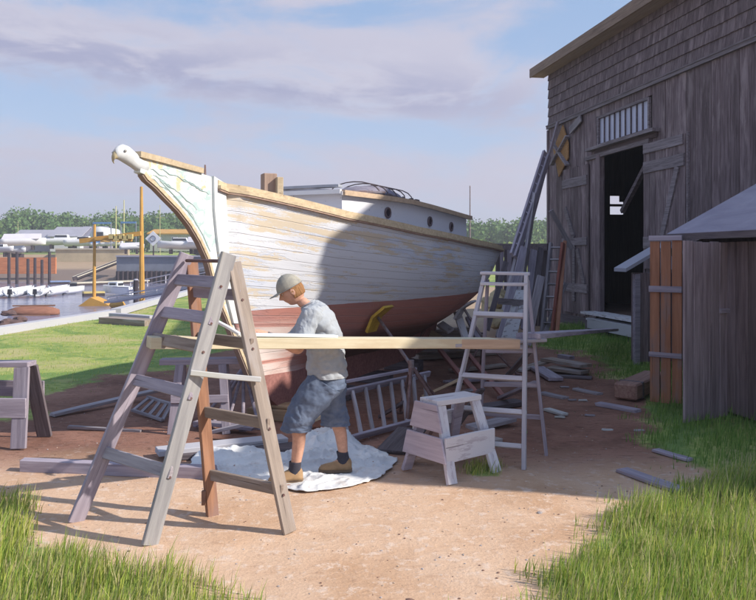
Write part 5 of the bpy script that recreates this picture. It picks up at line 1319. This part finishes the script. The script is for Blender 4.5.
m, nt, bs = new_mat('tarp_cloth'); nn_ = noise(nt, mapped(nt, (2.5,2.5,2.5)), 1, 6, .6); nt.links.new(mixc(nt, step(nt, noise(nt, mapped(nt, (16,16,16)), 1, 2, .5), .70, .73), mixc(nt, math_(nt, 'MULTIPLY', step(nt, noise(nt, mapped(nt, (5,5,5), loc=(3,3,3)), 1, 6, .7), .55, .68), .45), ramp(nt, nn_, [(.35,(.60,.62,.66)),(.6,(.74,.75,.76))]), (.42,.34,.29)), (.36,.20,.16)), bs.inputs[0]); bs.inputs['Roughness'].default_value = .55
bump(nt, bs, noise(nt, mapped(nt, (14,20,14)), 1, 5, .6, 1.5), .5, .012)
me = bpy.data.meshes.new('tarp'); me.from_pydata([tuple(v) for v in vs], [], [tuple(int(k) for k in f) for f in fs]); me.materials.append(m); me.polygons.foreach_set('use_smooth', [True]*len(fs))
o = link(bpy.data.objects.new('tarp', me), None, Matrix()); sm = o.modifiers.new('t', 'SOLIDIFY'); sm.thickness = .004
tag(o, 'crumpled white tarp spread on the ground under the person', 'tarp')
rp = random.Random(9); b = MB(); ico = bmesh.new(); bmesh.ops.create_icosphere(ico, subdivisions=1, radius=1); iv = [v.co.copy() for v in ico.verts]; if_ = [tuple(v.index for v in f.verts) for f in ico.faces]
for k in range(1100):
    y = 3.9+rp.random()**1.4*9; x = rp.uniform(-.52, .52)*y
    if sdist(LEFTGRASS, np.array([x]), np.array([y]))[0] < -.1 or sdist(BARNEDGE, np.array([x]), np.array([y]))[0] < 0 or (sdist(poly, np.array([x]), np.array([y]))[0] < .03): continue
    s_ = rp.uniform(.003, .009)*(1+2*(rp.random() > .985)); z = terrain(x, y)
    b.add([(x+v.x*s_*rp.uniform(.7,1.4), y+v.y*s_*rp.uniform(.7,1.4), z+s_*.2+v.z*s_*.6) for v in iv], if_, rp.randrange(3))
tag(b.build('pebbles', [plain('pebble_tan', (.50,.38,.29), .9), plain('pebble_brown', (.22,.13,.10), .9), plain('pebble_grey', (.40,.36,.36), .9)]), None, None, kind='stuff')
# ------------------------------------------------------------ haze
hz_ = MB(); hz_.box((0, 600, 18.5), (2400, 1600, 43)); 
m = bpy.data.materials.new('air_haze'); m.use_nodes = True; nt = m.node_tree; nt.nodes.clear()
o_ = nt.nodes.new('ShaderNodeOutputMaterial'); pv = nt.nodes.new('ShaderNodeVolumePrincipled'); pv.inputs['Color'].default_value = (.86,.87,.95,1); pv.inputs['Density'].default_value = .0013; pv.inputs['Anisotropy'].default_value = .2
nt.links.new(pv.outputs[0], o_.inputs['Volume'])
if HAZE:
    ho = hz_.build('haze', m); tag(ho, None, None, kind='stuff')
# ------------------------------------------------------------ the person
SKIN = plain('skin', (.60,.34,.245), .55, var=.2, scale=30, bmp=.05); SKIN2 = None
per = thing('person', 'person in grey cap, pale grey t-shirt and denim shorts bending over the yellow plank', 'person', (-.5,6.22,0))
def skin_mesh(verts, edges, radii, root=0, sub=2):
    me = bpy.data.meshes.new('tmp'); me.from_pydata([tuple(v) for v in verts], edges, [])
    o = bpy.data.objects.new('tmp', me); C.objects.link(o)
    m_ = o.modifiers.new('s', 'SKIN'); m_.use_smooth_shade = True; m_.branch_smoothing = .4
    for i, r in enumerate(radii):
        r = r if isinstance(r, tuple) else (r, r); me.skin_vertices[0].data[i].radius = r
        me.skin_vertices[0].data[i].use_root = (i == root)
    s_ = o.modifiers.new('u', 'SUBSURF'); s_.levels = sub; s_.render_levels = sub
    dg = bpy.context.evaluated_depsgraph_get(); ev = o.evaluated_get(dg); r = bpy.data.meshes.new_from_object(ev)
    bpy.data.objects.remove(o); return r
V = Vector
pel = V((-.43,6.25,.86)); sp1_ = V((-.43,6.25,1.00)); sp2 = V((-.45,6.25,1.18)); sp3 = V((-.52,6.25,1.34)); nk = V((-.595,6.25,1.43)); hdb = V((-.655,6.25,1.49))
shN, shF = V((-.535,6.07,1.375)), V((-.535,6.43,1.375))
elN = V((-.63,5.98,1.085)); wrN = V((-.83,5.80,1.235)); elF = V((-.72,6.40,1.10)); wrF = V((-.98,6.02,1.24))
hipN, hipF = V((-.43,6.15,.84)), V((-.43,6.35,.84)); knN = V((-.66,6.12,.50)); anN = V((-.675,6.13,.10)); knF = V((-.375,6.40,.48)); anF = V((-.29,6.43,.11))
ftN = V((-.80,6.10,.036)); ftF = V((-.44,6.41,.036))
vt = [pel, sp1_, sp2, sp3, nk, hdb, shN, elN, wrN, shF, elF, wrF, hipN, knN, anN, hipF, knF, anF]
# extra verts for calf muscle
cN = knN.lerp(anN, .33)+V((.03,0,0)); cF = knF.lerp(anF, .33)+V((.03,0,0)); vt += [cN, cF, ftN, ftF]
ed = [(0,1),(1,2),(2,3),(3,4),(4,5),(3,6),(6,7),(7,8),(3,9),(9,10),(10,11),(0,12),(12,13),(13,18),(18,14),(14,20),(0,15),(15,16),(16,19),(19,17),(17,21)]
rd_ = [(.13,.11),(.12,.10),(.13,.11),(.12,.12),.058,.055,.062,.044,.030,.062,.044,.030,.10,.058,.040,.10,.058,.040,.060,.060,.018,.018]
body = skin_mesh(vt, ed, rd_, 0, 2)
# hands: palm and five fingers closing on the plank edge
def hand(wr, fwd, dn, side):
    fwd = V(fwd).normalized(); dn = V(dn).normalized(); lat = fwd.cross(dn).normalized()*side
    vs = [wr, wr+fwd*.035, wr+fwd*.075]; es = [(0,1),(1,2)]; rs = [.026,(.036,.018),(.040,.016)]
    for k, (l, o_) in enumerate(((.066,-.030),(.074,-.010),(.070,.010),(.056,.029))):
        b0 = wr+fwd*.078+lat*o_; b1 = b0+(fwd*.8+dn*.35).normalized()*l*.42; b2 = b1+(fwd*.35+dn*.95).normalized()*l*.34; b3 = b2+(dn-fwd*.25).normalized()*l*.26
        n = len(vs); vs += [b0-fwd*.02, b0, b1, b2, b3]; es += [(1,n),(n,n+1),(n+1,n+2),(n+2,n+3),(n+3,n+4)]; rs += [.011,.0105,.0095,.0088,.0075]
    n = len(vs); t0 = wr+fwd*.02-lat*.03; vs += [t0, t0+(-lat*.7+fwd*.6+dn*.3).normalized()*.035, t0+(-lat*.5+fwd*.8+dn*.55).normalized()*.065]; es += [(0,n),(n,n+1),(n+1,n+2)]; rs += [.015,.012,.009]
    return skin_mesh(vs, es, rs, 0, 1)
hN = hand(wrN, (-.6,-.75,-.15), (-.1,-.25,-.9), 1); hF = hand(wrF, (-.35,-.9,-.15), (-.1,-.25,-.9), -1)
# head: local frame f (face), u (up), s (to the person's left = toward camera)
fv = V((-.86,-.10,-.50)).normalized(); uv_ = (V((0,0,1))-fv*fv.z); uv_ = (V((0,0,1))-fv*V((0,0,1)).dot(fv)).normalized(); lv = uv_.cross(fv).normalized()
hc = V((-.715,6.245,1.555))
def HD(f, u, s): return hc+fv*f+uv_*u+lv*s
def headmesh():
    bm = bmesh.new(); bmesh.ops.create_uvsphere(bm, u_segments=48, v_segments=36, radius=1)
    for v in bm.verts:
        c = v.co.copy(); f, s, u = c.x, c.y, c.z
        wd = .076*(1-.22*max(0,-u)**1.5-.05*max(0,u)); dp = .098; ht = .118
        F_ = f*dp*(1+.03*max(0,-u)); S_ = s*wd; U_ = u*ht
        if f > 0:
            F_ *= 1-.10*max(0,-u-.1)
            nose = math.exp(-((s/.16)**2))*(math.exp(-((u+.16)/.12)**2)*.034+math.exp(-((u-.02)/.14)**2)*.012); F_ += nose*max(0, f)**.5
            F_ += .008*math.exp(-((s/.5)**2))*math.exp(-((u-.27)/.10)**2)        # brow
            for sg in (-1, 1): F_ -= .010*math.exp(-(((s-sg*.40)/.17)**2))*math.exp(-((u-.10)/.10)**2)   # sockets
            F_ += .007*math.exp(-((s/.25)**2))*(math.exp(-((u+.42)/.05)**2)+math.exp(-((u+.54)/.05)**2))  # lips
            F_ += .014*math.exp(-((s/.32)**2))*math.exp(-((u+.85)/.16)**2)        # chin
        v.co = HD(F_, U_, S_)
    me = bpy.data.meshes.new('h'); bm.to_mesh(me); bm.free(); return me
head = headmesh()
def earmesh(sg):
    bm = bmesh.new(); bmesh.ops.create_uvsphere(bm, u_segments=16, v_segments=12, radius=1)
    for v in bm.verts:
        c = v.co; r_ = math.hypot(c.x, c.z); v.co = HD(-.005+c.x*.020, -.01+c.z*.033, sg*(.073+c.y*.008+.010*r_))
    me = bpy.data.meshes.new('e'); bm.to_mesh(me); bm.free(); return me
bm = bmesh.new()
for me_ in (body, hN, hF, head, earmesh(1), earmesh(-1)): bm.from_mesh(me_)
Wi = wm(per).inverted(); bmesh.ops.transform(bm, matrix=Wi, verts=bm.verts)
me = bpy.data.meshes.new('body'); bm.to_mesh(me); bm.free(); me.materials.clear(); me.materials.append(SKIN)
for p_ in me.polygons: p_.material_index = 0
bo = link(bpy.data.objects.new('body', me), per, wm(per)); rm_ = bo.modifiers.new('r', 'REMESH'); rm_.mode = 'VOXEL'; rm_.voxel_size = .0055; rm_.use_smooth_shade = True
sm_ = bo.modifiers.new('sm', 'SMOOTH'); sm_.factor = .5; sm_.iterations = 2
# eyes, brows
b = MB(); MH = Matrix((fv, lv, uv_)).transposed()
for sg in (-1, 1): ell(b, HD(.076,.012,sg*.030), (.010,.012,.010), MH, 10, 8)
ey_ = b.build('eye', plain('eye_white', (.7,.68,.66), .3), per, smooth=True)
b = MB()
for sg in (-1, 1): ell(b, HD(.0850,.010,sg*.030), (.003,.006,.006), MH, 10, 6)
b.build('iris', plain('iris', (.05,.035,.03), .3), ey_, smooth=True)
b = MB()
for sg in (-1, 1): b.tube([HD(.098,.032,sg*.012), HD(.090,.037,sg*.03), HD(.074,.034,sg*.048)], [.003,.0042,.002], 6)
b.build('eyebrow', plain('hair_red_brown', (.30,.15,.06), .8, scale=40), per)
b = MB(); b.tube([HD(.078,-.057,-.020), HD(.086,-.056,0), HD(.078,-.057,.020)], [.002,.0035,.002], 6); b.build('lips', plain('lip', (.42,.14,.11), .5), per)
# hair
def shell(fn, name, mat, parent, us, ths, thick=0):
    vs = [fn(u, t_) for u in us for t_ in ths]; n = len(ths); fs = [(i*n+k, i*n+k+1, (i+1)*n+k+1, (i+1)*n+k) for i in range(len(us)-1) for k in range(n-1)]
    b = MB(); b.add(vs, fs); o = b.build(name, mat, parent, smooth=True)
    if thick: sm = o.modifiers.new('t', 'SOLIDIFY'); sm.thickness = thick; sm.offset = 0
    return o
def sphd(th, ph, k, df=0):      # th around (0 = face), ph elevation
    return HD((.098*k)*math.cos(ph)*math.cos(th)+df, .118*k*math.sin(ph), .078*k*math.cos(ph)*math.sin(th)*1.0)
hairf = lambda u, t_: sphd(t_, u, 1.045+.05*mn.noise(Vector((t_*9, u*7, 1)))+.02*mn.noise(Vector((t_*30, u*6, 1))))+uv_*(-.006 if u < -.3 else 0)
shell(hairf, 'hair', MATS['hair_red_brown'], per, [lerp(-.50, .5, i/12) for i in range(13)], [lerp(1.52, 2*math.pi-1.52, i/90) for i in range(91)], .006)
# cap with brim
CAPM = plain('cap_cloth', (.38,.36,.30), .9, scale=20, col2=(.27,.26,.235), bmp=.2)
capf = lambda u, t_: sphd(t_, u, 1.15-.0*u)+uv_*.010
cap_ = shell(capf, 'cap', CAPM, per, [lerp(.12, 1.5, (i/12)) for i in range(13)], [2*math.pi*i/40 for i in range(41)], .005)
b = MB(); rings = []
for i in range(9):
    f = i/8; r_ = []
    for k in range(13):
        a = lerp(-.95, .95, k/12); base = (.098*1.15*math.cos(a), .078*1.15*math.sin(a))
        r_.append(HD(base[0]+f*.075*math.cos(a*.9), .040-.004*f-.014*(math.sin(a)**2)*(.4+f), base[1]*(1-.05*f)))
    rings.append(r_)
b.add([v for r in rings for v in r], [(i*13+k, i*13+k+1, (i+1)*13+k+1, (i+1)*13+k) for i in range(8) for k in range(12)])
o = b.build('brim', CAPM, cap_, smooth=True); s_ = o.modifiers.new('t', 'SOLIDIFY'); s_.thickness = .005
b = MB(); ell(b, sphd(0, 1.5, 1.15)+uv_*.012, (.005,.008,.008), MH, 8, 6); b.build('cap_button', CAPM, cap_)
b = MB()
for k in range(6): b.tube([sphd(math.pi*k/3+.5, lerp(.12,1.5,i/8), 1.165)+uv_*.010 for i in range(9)], .0018, 5)
b.tube([sphd(2*math.pi*i/40, .13, 1.165)+uv_*.010 for i in range(41)], .004, 5); b.build('seam', plain('cap_seam', (.30,.29,.28), .9), cap_)
# clothes
def ringv(c, ax, fwd, ru, rv, n=32, wr=0, seed=0):
    ax = V(ax).normalized(); fwd = V(fwd); a = (fwd-ax*fwd.dot(ax)).normalized(); b_ = ax.cross(a); out = []
    for k in range(n):
        t_ = 2*math.pi*k/n; q_ = Vector((math.cos(t_)*3.2, math.sin(t_)*3.2, seed*.9+1.3*math.cos(t_))); e = 1+wr*mn.noise(Vector((math.cos(t_)*1.6, math.sin(t_)*1.6, seed)))+wr*.55*(max(0, 1-abs(mn.noise(q_))*3.2)**2-.25)
        out.append(V(c)+a*ru*math.cos(t_)*e+b_*rv*math.sin(t_)*e)
    return out
def garment(name, secs, mat, parent, wr=.06, sub=1, capend=False, into=None, n=56):
    """secs: (centre, axis, forward, r_forward, r_side)"""
    b = into or MB(); rings = []
    m_ = 12
    for i in range(len(secs)-1):
        A, B_ = secs[i], secs[i+1]
        for k in range(m_):
            f = k/m_; fs_ = f*f*(3-2*f)*.5+f*.5
            rings.append(ringv(V(A[0]).lerp(V(B_[0]), f), V(A[1]).lerp(V(B_[1]), f), V(A[2]).lerp(V(B_[2]), f), lerp(A[3],B_[3],fs_), lerp(A[4],B_[4],fs_), n, wr, (i+f)*2.2))
    A = secs[-1]; rings.append(ringv(*A[:5], n=n, wr=wr, seed=len(secs)*2.2))
    # remesh-free: open tubes
    b.loft(rings, cap=False); return b
F1 = (-1,0,0)
SHM = plain('shirt_cotton', (.38,.41,.45), .9, var=.14, scale=12, bmp=.5)
b = MB()
garment('s', [((-.418,6.25,.845),(0,0,1),F1,.165,.195),((-.425,6.25,.93),(0,0,1),F1,.165,.195),((-.43,6.25,1.06),(-.05,0,1),F1,.155,.185),((-.45,6.25,1.18),(-.2,0,1),F1,.155,.19),((-.49,6.25,1.30),(-.35,0,1),F1,.145,.205),((-.525,6.25,1.385),(-.45,0,.9),F1,.115,.195),((-.555,6.25,1.425),(-.5,0,.9),F1,.085,.12),((-.575,6.25,1.443),(-.55,0,.9),F1,.066,.070)], SHM, per, .09, into=b)
for sg, sh_, el in ((-1, shN, elN), (1, shF, elF)):
    d = (el-sh_).normalized()
    garment('s', [(sh_+V((.01,-sg*.06,.015)),(d+V((0,sg*1.2,0))).normalized(),F1,.085,.07),(sh_+V((0,sg*.005,0)),(d+V((0,sg*.5,0))).normalized(),F1,.088,.080),(sh_.lerp(el,.35),d,F1,.082,.076),(sh_.lerp(el,.72),d,F1,.080,.078),(sh_.lerp(el,.86),d,F1,.082,.080)], SHM, per, .12, into=b)
shirt = b.build('shirt', SHM, per, smooth=True); s_ = shirt.modifiers.new('t','SOLIDIFY'); s_.thickness = .006
tx = bpy.data.textures.new('wr', 'CLOUDS'); tx.noise_scale = .10; tx.noise_depth = 3
s_ = shirt.modifiers.new('u','SUBSURF'); s_.levels = 1; s_.render_levels = 1
s_ = shirt.modifiers.new('d','DISPLACE'); s_.texture = tx; s_.strength = .024; s_.mid_level = .5; s_.texture_coords = 'LOCAL'
b = MB(); b.tube(ringv((-.578,6.25,1.447),(-.55,0,.9),F1,.064,.068)+[ringv((-.578,6.25,1.447),(-.55,0,.9),F1,.064,.068)[0]], .006, 6); b.build('collar', SHM, shirt, smooth=True)
# faded dark lettering on the chest side of the shirt
b = MB(); rows_ = [(0,0),(.25,1),(.5,.1),(.75,1),(1,.05)]
def chest(u, v): return V((-.600+.075*u, 6.093-.012*math.sin(u*3), 1.16+.055*v-.01*u))
b.tube([chest(x_, y_) for x_, y_ in rows_], .0045, 5); b.tube([chest(1.1,.9), chest(1.35,.0), chest(1.6,.95)], .0045, 5)
b.build('shirt_print', plain('print_ink', (.14,.14,.20), .9), shirt)
DEN = plain('denim', (.135,.175,.26), .9, col2=(.085,.115,.185), scale=9, bmp=.3)
b = MB()
garment('p', [((-.425,6.25,.955),(0,0,1),F1,.140,.165),((-.42,6.25,.86),(0,0,1),F1,.158,.185),((-.425,6.25,.76),(0,0,1),F1,.165,.18),((-.44,6.25,.71),(0,0,1),F1,.14,.15)], DEN, per, .05, into=b)
for hp_, kn_, sg in ((hipN, knN, -1), (hipF, knF, 1)):
    d = (kn_-hp_).normalized(); lo_ = kn_+(anN-knN if sg < 0 else anF-knF).normalized()*.07
    garment('p', [(hp_+V((0,sg*.0,-.02)),d,F1,.145,.105),(hp_.lerp(kn_,.35),d,F1,.140,.115),(hp_.lerp(kn_,.75),d,F1,.125,.115),(kn_+V((.01,0,0)),(d+V((0,0,-1))).normalized(),F1,.118,.112),(lo_,(0,0,-1),F1,.122,.112)], DEN, per, .10, into=b)
sho = b.build('shorts', DEN, per, smooth=True); s_ = sho.modifiers.new('t','SOLIDIFY'); s_.thickness = .006
s_ = sho.modifiers.new('u','SUBSURF'); s_.levels = 1; s_.render_levels = 1
s_ = sho.modifiers.new('d','DISPLACE'); s_.texture = tx; s_.strength = .022; s_.texture_coords = 'LOCAL'
SOCK = plain('sock', (.05,.05,.07), .9, scale=30); SHOE = plain('tan_shoe', (.40,.25,.13), .7, scale=12); SOLE = plain('shoe_sole', (.22,.15,.10), .8); LACE = plain('lace', (.5,.42,.32), .8)
for an, ft, kn_ in ((anN, ftN, knN), (anF, ftF, knF)):
    b = MB(); garment('k', [(an.lerp(kn_,.19),(0,0,-1),F1,.050,.046),(an.lerp(kn_,.06),(0,0,-1),F1,.049,.045),(an+V((-.012,0,-.03)),(-.2,0,-1),F1,.058,.047),(an+V((-.02,0,-.06)),(-.3,0,-1),F1,.066,.042)], SOCK, per, .03, into=b, n=20)
    o = b.build('sock', SOCK, per, smooth=True); s_ = o.modifiers.new('t','SOLIDIFY'); s_.thickness = .008
    # shoe
    d = V((ft.x-an.x, ft.y-an.y, 0)).normalized(); lat = V((-d.y, d.x, 0)); z0 = .022
    heel = V((an.x, an.y, 0))-d*.065; b = MB(); rings = []
    for f, w_, h_, in ((0,.024,.06),(.04,.042,.085),(.15,.050,.098),(.3,.050,.096),(.42,.047,.080),(.6,.050,.056),(.8,.048,.046),(.93,.036,.036),(1,.014,.018)):
        c_ = heel+d*.275*f; rings.append([c_+lat*w_*math.copysign(abs(math.cos(a))**.8, math.cos(a))+V((0,0,z0+.012+h_*max(0, math.sin(a)))) for a in [math.pi*k/12 for k in range(13)]])
    b.loft(rings); sh_o = b.build('shoe', SHOE, per, smooth=True)
    b = MB(); rings = []
    for f, w_ in ((-.015,.02),(.03,.037),(.15,.043),(.4,.041),(.62,.053),(.82,.050),(.95,.036),(1.02,.014)):
        c_ = heel+d*.275*f; rings.append([c_+lat*w_*x_+V((0,0,z_)) for x_, z_ in ((-1,z0-.010),(1,z0-.010),(1,z0+.016),(-1,z0+.016))])
    b.loft(rings); b.build('sole', SOLE, sh_o)
    b = MB()
    for f in (.40,.47,.54): c_ = heel+d*.275*f; b.tube([c_+lat*.026+V((0,0,z0+.07-(f-.4)*.12)), c_+V((0,0,z0+.088-(f-.4)*.14)), c_-lat*.026+V((0,0,z0+.07-(f-.4)*.12))], .0035, 5)
    b.build('lace', LACE, sh_o)
for me_ in (body, hN, hF, head): pass
